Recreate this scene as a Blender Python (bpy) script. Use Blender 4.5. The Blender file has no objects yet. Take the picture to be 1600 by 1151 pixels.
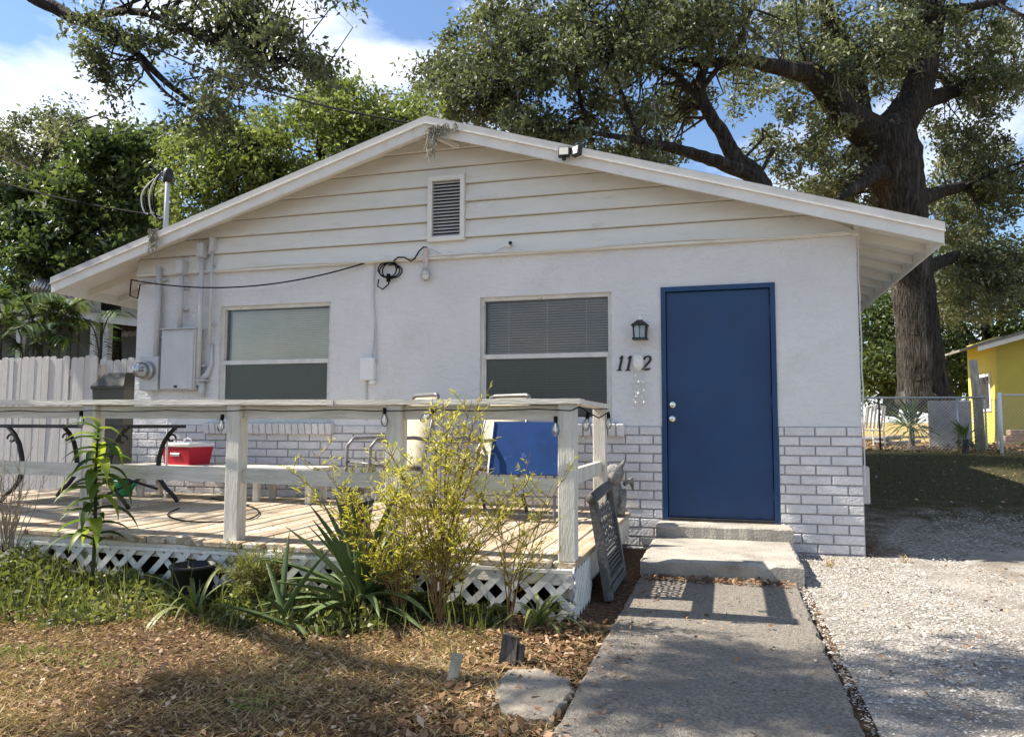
import bpy, math, random
import numpy as np
from mathutils import Vector, Matrix
random.seed(7); rng = np.random.default_rng(11)
S = bpy.context.scene
COL = S.collection
R_ = math.radians

# ---------------------------------------------------------------- camera
CP = np.array([-1.1078, -6.9175, 1.0986]); YAW, PITCH, ROLL, FPX = .2725, .0731, .0025, 1185.26
_f = np.array([-math.sin(YAW)*math.cos(PITCH), math.cos(YAW)*math.cos(PITCH), math.sin(PITCH)])
_r = np.array([math.cos(YAW), math.sin(YAW), 0.]); _u = np.cross(_r, _f)
_r2 = _r*math.cos(ROLL)+_u*math.sin(ROLL); _u2 = -_r*math.sin(ROLL)+_u*math.cos(ROLL)
cam = bpy.data.cameras.new('camera'); co = bpy.data.objects.new('camera', cam); COL.objects.link(co)
M = Matrix.Identity(4)
for i in range(3):
    M[i][0] = _r2[i]; M[i][1] = _u2[i]; M[i][2] = -_f[i]; M[i][3] = CP[i]
co.matrix_world = M
cam.sensor_width = 36; cam.lens = 36*FPX/1600; cam.clip_end = 2000; cam.clip_start = .05
S.camera = co

# ---------------------------------------------------------------- light
SUN = Vector((-4.7, -.47, 4.9)).normalized()
w = bpy.data.worlds.new('World'); S.world = w; w.use_nodes = True
nt = w.node_tree; nt.nodes.clear()
out = nt.nodes.new('ShaderNodeOutputWorld'); bg = nt.nodes.new('ShaderNodeBackground')
sky = nt.nodes.new('ShaderNodeTexSky'); sky.sky_type = 'NISHITA'; sky.sun_disc = False
sky.sun_elevation = math.asin(SUN.z); sky.sun_rotation = math.atan2(SUN.x, SUN.y) % (2*math.pi)
sky.air_density = 1.0; sky.dust_density = .15; sky.ozone_density = 3.5
tc = nt.nodes.new('ShaderNodeTexCoord')
mp = nt.nodes.new('ShaderNodeMapping'); mp.inputs['Scale'].default_value = (1, 1, 2.2); mp.inputs['Location'].default_value = (3.1, 2.2, .1)
nz = nt.nodes.new('ShaderNodeTexNoise'); nz.inputs['Scale'].default_value = 2.6; nz.inputs['Detail'].default_value = 7; nz.inputs['Roughness'].default_value = .55
rp = nt.nodes.new('ShaderNodeValToRGB'); rp.color_ramp.elements[0].position = .50; rp.color_ramp.elements[1].position = .68
mx = nt.nodes.new('ShaderNodeMixRGB'); mx.inputs[2].default_value = (7.5, 7.6, 8.0, 1)
nt.links.new(tc.outputs['Generated'], mp.inputs[0]); nt.links.new(mp.outputs[0], nz.inputs['Vector'])
nt.links.new(nz.outputs['Fac'], rp.inputs[0]); nt.links.new(rp.outputs[0], mx.inputs[0])
nt.links.new(sky.outputs[0], mx.inputs[1]); nt.links.new(mx.outputs[0], bg.inputs[0])
bg.inputs[1].default_value = .088
nt.links.new(bg.outputs[0], out.inputs[0])
sl = bpy.data.lights.new('sun', 'SUN'); sl.energy = 5.0; sl.angle = R_(.55); sl.color = (1, .93, .82)
so = bpy.data.objects.new('sun', sl); COL.objects.link(so); so.rotation_euler = SUN.to_track_quat('Z', 'Y').to_euler()
S.view_settings.view_transform = 'Standard'; S.view_settings.look = 'None'; S.view_settings.gamma = 1
S.view_settings.exposure = 1.25
S.cycles.use_adaptive_sampling = True
S.cycles.max_bounces = 8; S.cycles.transparent_max_bounces = 12

# ---------------------------------------------------------------- helpers
def at(px, py, d):
    return CP + d*(_f+_r2*(px-800)/FPX+_u2*(575.5-py)/FPX)
def onp(px, py, ax, v):
    d = at(px, py, 1)-CP
    return CP + d*(v-CP[ax])/d[ax]
def onX(px, py, v): return onp(px, py, 0, v)
def onY(px, py, v=0.): return onp(px, py, 1, v)
def onZ(px, py, v=0.): return onp(px, py, 2, v)

def gz(x, y):
    y = np.asarray(y, float)
    return np.where(y < 0, 0, np.where(y < 11, .053*y, .583+.004*(y-11)))

class MB:
    def __init__(s): s.v = []; s.f = []
    def add(s, vs, fs):
        o = len(s.v); s.v += [tuple(map(float, p)) for p in vs]; s.f += [tuple(i+o for i in f) for f in fs]
    def box(s, x0, x1, y0, y1, z0, z1, mat=None):
        vs = [(x0,y0,z0),(x1,y0,z0),(x1,y1,z0),(x0,y1,z0),(x0,y0,z1),(x1,y0,z1),(x1,y1,z1),(x0,y1,z1)]
        if mat: vs = [mat @ Vector(p) for p in vs]
        s.add(vs, [(3,2,1,0),(4,5,6,7),(0,1,5,4),(1,2,6,5),(2,3,7,6),(3,0,4,7)]); return s
    def cbox(s, c, size, mat=None):
        a = [q/2 for q in size]
        m = Matrix.Translation(Vector(c)) @ (mat.to_4x4() if mat else Matrix.Identity(4))
        return s.box(-a[0],a[0],-a[1],a[1],-a[2],a[2], m)
    def bbox(s, x0, x1, y0, y1, z0, z1, b=.006, mat=None):
        # box with chamfered edges
        import itertools
        X=(x0,x1);Y=(y0,y1);Z=(z0,z1); vs=[];idx={}
        for i,j,k in itertools.product((0,1),repeat=3):
            sx=b if i==0 else -b; sy=b if j==0 else -b; sz=b if k==0 else -b
            for a,p in enumerate(((X[i],Y[j]+sy,Z[k]+sz),(X[i]+sx,Y[j],Z[k]+sz),(X[i]+sx,Y[j]+sy,Z[k]))):
                idx[i,j,k,a]=len(vs); vs.append(mat @ Vector(p) if mat else p)
        fs=[]
        q=((0,0),(1,0),(1,1),(0,1))
        for i in (0,1):
            f=[idx[i,a,c,0] for a,c in q]; fs.append(f if i else f[::-1])
            f=[idx[a,i,c,1] for a,c in q]; fs.append(f[::-1] if i else f)
            f=[idx[a,c,i,2] for a,c in q]; fs.append(f if i else f[::-1])
        for a in (0,1):
            for c in (0,1):
                fs.append([idx[0,a,c,1],idx[1,a,c,1],idx[1,a,c,2],idx[0,a,c,2]])
                fs.append([idx[a,0,c,0],idx[a,1,c,0],idx[a,1,c,2],idx[a,0,c,2]])
                fs.append([idx[a,c,0,0],idx[a,c,1,0],idx[a,c,1,1],idx[a,c,0,1]])
                for k in (0,1): pass
        for i,j,k in itertools.product((0,1),repeat=3): fs.append([idx[i,j,k,0],idx[i,j,k,1],idx[i,j,k,2]])
        s.add(vs,fs); return s
    def bar(s, a, b, wd, th, up=(0,0,1)):
        a=Vector(a);b=Vector(b);d=(b-a);L=d.length;d=d/L;u=Vector(up);sd=d.cross(u)
        if sd.length<1e-5: sd=d.cross(Vector((1,0,0)))
        sd.normalize();u=sd.cross(d)
        m=Matrix((( d.x,sd.x,u.x,a.x),(d.y,sd.y,u.y,a.y),(d.z,sd.z,u.z,a.z),(0,0,0,1)))
        return s.box(0,L,-wd/2,wd/2,-th/2,th/2,m)
    def tube(s, pts, r, n=8, cap=True):
        P=[Vector(p) for p in pts]; k=len(P)
        rr=[r]*k if np.isscalar(r) else list(r)
        o=len(s.v); prev=None
        for i in range(k):
            d=(P[min(i+1,k-1)]-P[max(i-1,0)]).normalized() if k>1 else Vector((0,0,1))
            if prev is None:
                a=Vector((0,0,1)) if abs(d.z)<.9 else Vector((1,0,0)); u=d.cross(a).normalized()
            else:
                u=(prev-d*prev.dot(d))
                u=u.normalized() if u.length>1e-6 else d.orthogonal().normalized()
            prev=u; v=d.cross(u)
            for j in range(n):
                t=2*math.pi*j/n; s.v.append(tuple(P[i]+(u*math.cos(t)+v*math.sin(t))*rr[i]))
        for i in range(k-1):
            for j in range(n):
                s.f.append((o+i*n+j,o+i*n+(j+1)%n,o+(i+1)*n+(j+1)%n,o+(i+1)*n+j))
        if cap:
            s.f.append(tuple(o+j for j in range(n))[::-1]); s.f.append(tuple(o+(k-1)*n+j for j in range(n)))
        return s
    def lathe(s, prof, c=(0,0,0), n=16, mat=None):
        o=len(s.v)
        for r,z in prof:
            for j in range(n):
                t=2*math.pi*j/n; p=Vector((r*math.cos(t),r*math.sin(t),z))
                if mat: p=mat@p
                s.v.append((p.x+c[0],p.y+c[1],p.z+c[2]))
        for i in range(len(prof)-1):
            for j in range(n): s.f.append((o+i*n+j,o+i*n+(j+1)%n,o+(i+1)*n+(j+1)%n,o+(i+1)*n+j))
        s.f.append(tuple(o+j for j in range(n))[::-1]); s.f.append(tuple(o+(len(prof)-1)*n+j for j in range(n)))
        return s
    def prism(s, poly, y0, y1, mp=lambda a,y,b:(a,y,b)):
        n=len(poly); vs=[mp(a,y0,b) for a,b in poly]+[mp(a,y1,b) for a,b in poly]
        fs=[tuple(range(n)),tuple(range(2*n-1,n-1,-1))]+[(i,n+i,n+(i+1)%n,(i+1)%n) for i in range(n)]
        s.add(vs,fs); return s
    def mesh(s, name, smooth=False):
        me=bpy.data.meshes.new(name); me.from_pydata(s.v,[],s.f); me.update()
        import bmesh
        if len(s.f)<20000:
            bm=bmesh.new(); bm.from_mesh(me); bmesh.ops.recalc_face_normals(bm,faces=bm.faces); bm.to_mesh(me); bm.free()
        if smooth: me.polygons.foreach_set('use_smooth',[True]*len(me.polygons))
        return me

def link(name, me, mat=None, parent=None, loc=None, rot=None):
    if isinstance(me, MB): me = me.mesh(name)
    o=bpy.data.objects.new(name, me); COL.objects.link(o)
    if mat is not None and me is not None and len(me.materials)==0: me.materials.append(mat)
    if parent: o.parent=parent
    if loc is not None: o.location=loc
    if rot is not None: o.rotation_euler=rot
    return o
def sm(name, mb, mat, parent=None, **k): return link(name, mb.mesh(name,True), mat, parent, **k)
def tag(o,label=None,cat=None,group=None,kind=None):
    if label: o['label']=label
    if cat: o['category']=cat
    if group: o['group']=group
    if kind: o['kind']=kind
    return o
def empty(name, loc, label, cat, group=None, rot=None):
    o=bpy.data.objects.new(name,None); COL.objects.link(o); o.location=loc; o.empty_display_size=.1
    if rot: o.rotation_euler=rot
    return tag(o,label,cat,group)

# ---------------------------------------------------------------- materials
def mat(name, col, rough=.7, var=.15, scale=6, col2=None, bump=0, bscale=40, spec=.3, metal=0, stretch=(1,1,1), perobj=0, detail=5, coord='Object', dirt=None, dscale=3, dpos=(.5,.7)):
    m=bpy.data.materials.new(name); m.use_nodes=True; t=m.node_tree; N=t.nodes; L=t.links
    b=N['Principled BSDF']; b.inputs['Roughness'].default_value=rough; b.inputs['Metallic'].default_value=metal
    b.inputs['Specular IOR Level'].default_value=spec
    c=N.new('ShaderNodeTexCoord'); mp=N.new('ShaderNodeMapping'); mp.inputs['Scale'].default_value=stretch
    L.new(c.outputs[coord],mp.inputs[0])
    vec=mp.outputs[0]
    oi=N.new('ShaderNodeObjectInfo')
    if perobj:
        ad=N.new('ShaderNodeVectorMath'); ad.operation='ADD'; sc=N.new('ShaderNodeVectorMath'); sc.operation='SCALE'
        cb=N.new('ShaderNodeCombineXYZ'); 
        for i in range(3): L.new(oi.outputs['Random'],cb.inputs[i])
        L.new(cb.outputs[0],sc.inputs[0]); sc.inputs['Scale'].default_value=37
        L.new(vec,ad.inputs[0]); L.new(sc.outputs[0],ad.inputs[1]); vec=ad.outputs[0]
    n=N.new('ShaderNodeTexNoise'); n.inputs['Scale'].default_value=scale; n.inputs['Detail'].default_value=detail; n.inputs['Roughness'].default_value=.6
    L.new(vec,n.inputs['Vector'])
    mr=N.new('ShaderNodeMapRange'); mr.inputs[1].default_value=.3; mr.inputs[2].default_value=.7
    L.new(n.outputs['Fac'],mr.inputs[0])
    mxn=N.new('ShaderNodeMixRGB'); L.new(mr.outputs[0],mxn.inputs[0])
    c2=col2 if col2 else tuple(x*(1-2*var) for x in col); c1=col if col2 else tuple(min(1,x*(1+var*.6)) for x in col)
    mxn.inputs[1].default_value=(*c2,1); mxn.inputs[2].default_value=(*c1,1)
    colout=mxn.outputs[0]
    if dirt:
        n2=N.new('ShaderNodeTexNoise'); n2.inputs['Scale'].default_value=dscale; n2.inputs['Detail'].default_value=8; n2.inputs['Roughness'].default_value=.7
        L.new(vec,n2.inputs['Vector'])
        m2=N.new('ShaderNodeMapRange'); m2.inputs[1].default_value=dpos[0]; m2.inputs[2].default_value=dpos[1]; L.new(n2.outputs['Fac'],m2.inputs[0])
        x2=N.new('ShaderNodeMixRGB'); L.new(m2.outputs[0],x2.inputs[0]); L.new(colout,x2.inputs[1]); x2.inputs[2].default_value=(*dirt,1); colout=x2.outputs[0]
    if perobj:
        h=N.new('ShaderNodeHueSaturation'); q=N.new('ShaderNodeMapRange'); q.inputs[3].default_value=1-perobj; q.inputs[4].default_value=1+perobj*.6
        L.new(oi.outputs['Random'],q.inputs[0]); L.new(q.outputs[0],h.inputs['Value']); L.new(colout,h.inputs['Color']); colout=h.outputs[0]
    L.new(colout,b.inputs['Base Color'])
    if bump:
        nb=N.new('ShaderNodeTexNoise'); nb.inputs['Scale'].default_value=bscale; nb.inputs['Detail'].default_value=6; L.new(vec,nb.inputs['Vector'])
        bp=N.new('ShaderNodeBump'); bp.inputs['Strength'].default_value=bump; bp.inputs['Distance'].default_value=.02 if name!='oak_bark' else .12
        L.new(nb.outputs['Fac'],bp.inputs['Height']); L.new(bp.outputs[0],b.inputs['Normal'])
    return m

def leafmat(name, cols, trans=.35, rough=.45, spec=.35):
    m=bpy.data.materials.new(name); m.use_nodes=True; t=m.node_tree; N=t.nodes; L=t.links
    b=N['Principled BSDF']; b.inputs['Roughness'].default_value=rough; b.inputs['Specular IOR Level'].default_value=spec
    a=N.new('ShaderNodeAttribute'); a.attribute_name='rnd'
    r=N.new('ShaderNodeValToRGB'); cr=r.color_ramp
    while len(cr.elements)<len(cols): cr.elements.new(.5)
    for i,c in enumerate(cols):
        cr.elements[i].position=i/(len(cols)-1); cr.elements[i].color=(*c,1)
    L.new(a.outputs['Fac'],r.inputs[0]); L.new(r.outputs[0],b.inputs['Base Color'])
    if trans:
        tr=N.new('ShaderNodeBsdfTranslucent'); ms=N.new('ShaderNodeMixShader'); ms.inputs[0].default_value=trans
        g=N.new('ShaderNodeMixRGB'); g.blend_type='MULTIPLY'; g.inputs[0].default_value=1; g.inputs[2].default_value=(1.15,1.2,.72,1)
        L.new(r.outputs[0],g.inputs[1]); L.new(g.outputs[0],tr.inputs[0])
        L.new(b.outputs[0],ms.inputs[1]); L.new(tr.outputs[0],ms.inputs[2]); L.new(ms.outputs[0],N['Material Output'].inputs[0])
    return m

def glassmat(name, tint=(.96,.96,.94), gloss=.14, alpha=.1, rough=.02):
    # thin pane: mostly see-through, glossy by angle, a little dust
    m=bpy.data.materials.new(name); m.use_nodes=True; t=m.node_tree; N=t.nodes; L=t.links; N.remove(N['Principled BSDF'])
    tr=N.new('ShaderNodeBsdfTransparent'); tr.inputs[0].default_value=(*tint,1)
    gl=N.new('ShaderNodeBsdfGlossy'); gl.inputs['Roughness'].default_value=rough
    df=N.new('ShaderNodeBsdfDiffuse'); df.inputs[0].default_value=(.35,.37,.36,1)
    fr=N.new('ShaderNodeFresnel'); fr.inputs[0].default_value=1.5
    ad=N.new('ShaderNodeMath'); ad.operation='ADD'; ad.inputs[1].default_value=gloss; L.new(fr.outputs[0],ad.inputs[0])
    m1=N.new('ShaderNodeMixShader'); m1.inputs[0].default_value=alpha; L.new(tr.outputs[0],m1.inputs[1]); L.new(df.outputs[0],m1.inputs[2])
    m2=N.new('ShaderNodeMixShader'); L.new(ad.outputs[0],m2.inputs[0]); L.new(m1.outputs[0],m2.inputs[1]); L.new(gl.outputs[0],m2.inputs[2])
    L.new(m2.outputs[0],N['Material Output'].inputs[0]); return m

def stucco():
    m=mat('stucco_paint',(.655,.64,.63),.85,.04,1.2,bump=.5,bscale=9,dirt=(.53,.505,.48),dscale=1.3,dpos=(.54,.8))
    t=m.node_tree; N=t.nodes; L=t.links
    bp=[n for n in N if n.type=='BUMP'][0]; c=[n for n in N if n.type=='TEX_COORD'][0]
    # trowel ridges: stretched noise, thresholded
    mp=N.new('ShaderNodeMapping'); mp.inputs['Scale'].default_value=(1,1,2.2); L.new(c.outputs['Object'],mp.inputs[0])
    n1=N.new('ShaderNodeTexNoise'); n1.inputs['Scale'].default_value=7; n1.inputs['Detail'].default_value=3; n1.inputs['Distortion'].default_value=1.4; L.new(mp.outputs[0],n1.inputs['Vector'])
    r=N.new('ShaderNodeValToRGB'); r.color_ramp.elements[0].position=.47; r.color_ramp.elements[1].position=.56; L.new(n1.outputs['Fac'],r.inputs[0])
    n2=N.new('ShaderNodeTexNoise'); n2.inputs['Scale'].default_value=70; n2.inputs['Detail'].default_value=4; L.new(c.outputs['Object'],n2.inputs['Vector'])
    s=N.new('ShaderNodeMath'); s.operation='MULTIPLY_ADD'; s.inputs[1].default_value=.25; L.new(n2.outputs['Fac'],s.inputs[0]); L.new(r.outputs[0],s.inputs[2])
    L.new(s.outputs[0],bp.inputs['Height']); bp.inputs['Strength'].default_value=.4; bp.inputs['Distance'].default_value=.010
    return m

MT={}
MT['stucco']=stucco()
MT['brick']=mat('painted_brick',(.64,.62,.615),.8,.07,9,bump=.6,bscale=45,perobj=.06,dirt=(.52,.50,.49),dscale=7,dpos=(.62,.85))
MT['mortar']=mat('painted_mortar',(.46,.44,.44),.9,.1,12,bump=.5,bscale=60)
MT['siding']=mat('siding_paint',(.69,.675,.62),.7,.04,2,bump=.12,bscale=30,perobj=.03,stretch=(1,1,4),dirt=(.52,.49,.41),dscale=2.2,dpos=(.57,.75))
MT['trim']=mat('trim_paint',(.74,.72,.67),.6,.06,4,bump=.15,bscale=30,dirt=(.5,.47,.40),dscale=5,dpos=(.6,.75))
MT['white']=mat('white_paint',(.74,.74,.72),.5,.04,5,bump=.08,bscale=40)
MT['winframe']=mat('window_frame_paint',(.64,.62,.58),.5,.08,8,dirt=(.35,.30,.25),dscale=14,dpos=(.6,.72))
MT['door']=mat('blue_door_paint',(.006,.042,.128),.38,.14,1.6,bump=.05,bscale=60,spec=.4,dirt=(.010,.038,.095),dscale=1.8,dpos=(.5,.75))
MT['dripgrey']=mat('grey_metal_edge',(.50,.49,.47),.6,.08,5)
MT['shingle']=mat('asphalt_shingle',(.24,.23,.215),.95,.25,30,bump=.6,bscale=120)
MT['util']=mat('utility_grey_paint',(.52,.51,.50),.5,.06,6,dirt=(.36,.33,.30),dscale=8,dpos=(.6,.78))
MT['black']=mat('black_metal',(.02,.02,.022),.45,.2,20,spec=.4)
MT['rubber']=mat('black_rubber',(.015,.015,.015),.9,.2,20,spec=.05)
MT['chrome']=mat('brushed_chrome',(.75,.74,.7),.22,.05,20,metal=1)
MT['steel']=mat('galvanised_steel',(.5,.5,.5),.4,.15,12,metal=.85)
MT['wood_rail']=mat('weathered_white_wood',(.70,.655,.565),.8,.14,3,bump=.35,bscale=18,stretch=(9,9,1.1),perobj=.10,dirt=(.40,.36,.28),dscale=2.6,dpos=(.56,.76))
MT['wood_railh']=mat('weathered_white_board',(.70,.655,.565),.8,.14,3,bump=.35,bscale=18,stretch=(1.1,9,9),perobj=.10,dirt=(.40,.36,.28),dscale=2.6,dpos=(.56,.76))
MT['deck']=mat('worn_deck_wood',(.50,.42,.31),.85,.2,2.2,col2=(.27,.175,.09),bump=.4,bscale=14,stretch=(9,.8,9),perobj=.25,dirt=(.56,.53,.47),dscale=2,dpos=(.50,.64))
MT['lattice']=mat('lattice_paint',(.70,.68,.63),.8,.12,8,perobj=.08,dirt=(.35,.32,.27),dscale=9,dpos=(.55,.75))
MT['concrete']=mat('old_concrete',(.40,.365,.31),.9,.16,4,bump=.5,bscale=60,dirt=(.19,.17,.14),dscale=2.6,dpos=(.50,.70))
MT['bark']=mat('oak_bark',(.058,.048,.040),.95,.5,6,bump=1.0,bscale=9,stretch=(3.2,3.2,.55),dirt=(.16,.145,.125),dscale=1.3,dpos=(.56,.72))
MT['twig']=mat('twig_bark',(.10,.085,.07),.9,.3,10)
MT['picket']=mat('picket_paint',(.66,.61,.56),.8,.06,3,bump=.2,bscale=20,stretch=(5,5,1),perobj=.08,dirt=(.42,.37,.31),dscale=3,dpos=(.58,.75))
MT['red']=mat('red_plastic',(.50,.016,.035),.4,.05,10)
MT['plaswhite']=mat('white_plastic',(.78,.77,.74),.4,.05,10)
MT['iron']=mat('dark_iron',(.035,.033,.035),.55,.3,20,bump=.3,bscale=60)
MT['bluepanel']=mat('blue_panel_paint',(.008,.036,.13),.35,.15,5,dirt=(.05,.10,.28),dscale=9,dpos=(.6,.75))
MT['sling']=mat('tan_sling_fabric',(.42,.37,.28),.85,.06,10,bump=.2,bscale=300)
MT['chairframe']=mat('bronze_chair_frame',(.20,.19,.185),.4,.15,20,metal=.4)
MT['panelgrey']=mat('grey_bench_end',(.10,.098,.095),.7,.2,14,bump=.3,bscale=50,dirt=(.20,.19,.175),dscale=12,dpos=(.55,.75))
MT['statue']=mat('cast_stone',(.22,.215,.20),.85,.25,18,bump=.5,bscale=60,dirt=(.42,.41,.38),dscale=12,dpos=(.55,.7))
MT['moss']=mat('dry_moss',(.30,.285,.225),.95,.25,14)
MT['yellow']=mat('yellow_house_paint',(.50,.43,.09),.75,.06,3)
MT['greenwall']=mat('olive_wall_paint',(.19,.20,.07),.75,.08,3)
MT['neighwall']=mat('neighbour_wall_paint',(.55,.53,.49),.8,.06,3)
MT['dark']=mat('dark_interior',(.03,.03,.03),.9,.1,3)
MT['glass']=glassmat('window_glass',gloss=0,alpha=.03)
MT['clear']=glassmat('bulb_glass',gloss=.12,alpha=.06)
MT['tableglass']=glassmat('frosted_table_glass',gloss=.1,alpha=.45,rough=.2)
MT['screen']=glassmat('window_screen',tint=(.50,.52,.50),gloss=0,alpha=.085,rough=.3)
MT['blind']=mat('blind_vinyl',(.86,.77,.60),.6,.05,5)
MT['blindwhite']=mat('white_blind_vinyl',(.70,.68,.64),.6,.05,5)
MT['pot']=mat('black_pot_plastic',(.022,.022,.024),.55,.2,10)
MT['stone']=mat('stepping_stone',(.29,.25,.20),.9,.2,8,bump=.6,bscale=40,dirt=(.20,.19,.15),dscale=5)
MT['log']=mat('rotten_wood',(.13,.11,.095),.9,.4,10,bump=.8,bscale=30,stretch=(4,4,1))
MT['led']=mat('led_lens',(.72,.69,.60),.35,.05,90)

MT['oakleaf']=leafmat('oak_leaf',[(.05,.060,.032),(.098,.115,.060),(.16,.178,.098),(.25,.262,.165)],.34,.5,.5)
MT['brightleaf']=leafmat('bright_leaf',[(.06,.082,.026),(.13,.165,.045),(.21,.245,.075),(.29,.31,.13)],.40,.5,.4)
MT['darkleaf']=leafmat('dark_green_leaf',[(.030,.050,.020),(.065,.095,.034),(.12,.16,.052),(.24,.27,.09)],.40,.48,.45)
MT['weedleaf']=leafmat('weed_leaf',[(.05,.055,.02),(.11,.125,.035),(.20,.21,.065),(.33,.31,.13)],.4)
MT['goldleaf']=leafmat('yellow_green_leaf',[(.26,.25,.035),(.46,.44,.05),(.62,.58,.10),(.60,.46,.12)],.5)
MT['agave']=leafmat('agave_leaf',[(.075,.115,.045),(.13,.185,.07),(.21,.26,.11)],.2,.4,.4)
MT['bigleaf']=leafmat('broad_leaf',[(.04,.075,.018),(.085,.145,.025),(.30,.36,.04)],.5)
MT['litter']=leafmat('leaf_litter',[(.07,.036,.02),(.19,.105,.055),(.34,.21,.12),(.55,.45,.34)],.1,.8,.1)
MT['drygrass']=leafmat('dry_grass',[(.15,.095,.042),(.33,.225,.11),(.50,.39,.22),(.22,.26,.07)],.25,.8,.1)
MT['palmleaf']=leafmat('palm_leaf',[(.03,.06,.02),(.08,.13,.03),(.22,.26,.07)],.3)
MT['pebble']=leafmat('shell_gravel',[(.13,.115,.10),(.27,.245,.215),(.42,.39,.35),(.60,.57,.52)],0,.9,.1)

# ---------------------------------------------------------------- leaf geometry
def npmesh(name, V, quads, rnd=None, smooth=False):
    me=bpy.data.meshes.new(name); nv=len(V); nf=len(quads); k=quads.shape[1]
    me.vertices.add(nv); me.vertices.foreach_set('co',np.ascontiguousarray(V,np.float32).ravel())
    me.loops.add(nf*k); me.loops.foreach_set('vertex_index',np.ascontiguousarray(quads,np.int32).ravel())
    me.polygons.add(nf); me.polygons.foreach_set('loop_start',np.arange(0,nf*k,k,dtype=np.int32))
    me.update(calc_edges=True)
    if rnd is not None:
        a=me.attributes.new('rnd','FLOAT','POINT'); a.data.foreach_set('value',np.ascontiguousarray(rnd,np.float32))
    return me
def unit(v): return v/np.maximum(np.linalg.norm(v,axis=-1,keepdims=True),1e-9)
def leaves(P,D,L,W,rnd,droop=.15,N=None):
    n=len(P); D=unit(D); L=np.broadcast_to(L,(n,)).astype(float)[:,None]; W=np.broadcast_to(W,(n,)).astype(float)[:,None]
    if N is None: N=rng.normal(size=(n,3))
    Sd=unit(np.cross(D,N)); U=np.cross(Sd,D)
    V=np.empty((n,4,3)); mid=P+D*L*.5+U*L*.06
    V[:,0]=P; V[:,1]=mid+Sd*W*.5; V[:,2]=P+D*L-np.array([0,0,1])*L*droop; V[:,3]=mid-Sd*W*.5
    q=np.arange(n*4).reshape(n,4)
    return V.reshape(-1,3),q,np.repeat(rnd,4)
def merge(parts):
    V=[];Q=[];A=[];o=0
    for v,q,a in parts: V.append(v);Q.append(q+o);A.append(a);o+=len(v)
    return np.concatenate(V),np.concatenate(Q),np.concatenate(A)

def spline(P,R,n=5):
    P=[Vector(p) for p in P]; o=[];rr=[]
    for k in range(len(P)-1):
        p0=P[max(k-1,0)];p1=P[k];p2=P[k+1];p3=P[min(k+2,len(P)-1)]
        for t in np.linspace(0,1,n+1)[:-1]:
            o.append(.5*((2*p1)+(p2-p0)*t+(2*p0-5*p1+4*p2-p3)*t*t+(3*p1-p0-3*p2+p3)*t**3)); rr.append(R[k]*(1-t)+R[k+1]*t)
    o.append(P[-1]); rr.append(R[-1]); return o,rr
def wt(o):
    v=Vector((0,0,0))
    while o: v+=o.location; o=o.parent
    return v
def wp(name, mb, m, root, smooth=False):
    me=mb.mesh(name,smooth) if isinstance(mb,MB) else mb
    return link(name,me,m,root,loc=-wt(root))

def rough_slab(outline,z0,z1,cham=.02,step=.07,jit=.006,chip=.02,seed=1):
    r=random.Random(seed); P=[]
    n=len(outline)
    for k in range(n):
        a=Vector((*outline[k],0)); b=Vector((*outline[(k+1)%n],0)); m=max(1,int((b-a).length/step))
        for q in range(m): P.append(a.lerp(b,q/m))
    c=sum(P,Vector())/len(P); N_=len(P); lo=[];mid=[];top=[]
    for k,p in enumerate(P):
        t=(P[(k+1)%N_]-P[k-1]).normalized(); nn=Vector((t.y,-t.x,0)); 
        if nn.dot(p-c)<0: nn=-nn
        j=r.uniform(-jit,jit); ch=cham*r.uniform(.6,1.3)+(chip*r.random() if r.random()<.12 else 0)
        lo.append((p.x+nn.x*j,p.y+nn.y*j,z0)); mid.append((p.x+nn.x*j,p.y+nn.y*j,z1-ch*.8)); top.append((p.x-nn.x*ch,p.y-nn.y*ch,z1+r.uniform(-.001,.001)))
    mb=MB(); mb.add(lo+mid+top+[(c.x,c.y,z1)],[(k,(k+1)%N_,N_+(k+1)%N_,N_+k) for k in range(N_)]+[(N_+k,N_+(k+1)%N_,2*N_+(k+1)%N_,2*N_+k) for k in range(N_)]+[(2*N_+k,2*N_+(k+1)%N_,3*N_) for k in range(N_)])
    return mb
def rect(x0,x1,y0,y1): return [(x0,y0),(x1,y0),(x1,y1),(x0,y1)]
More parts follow.
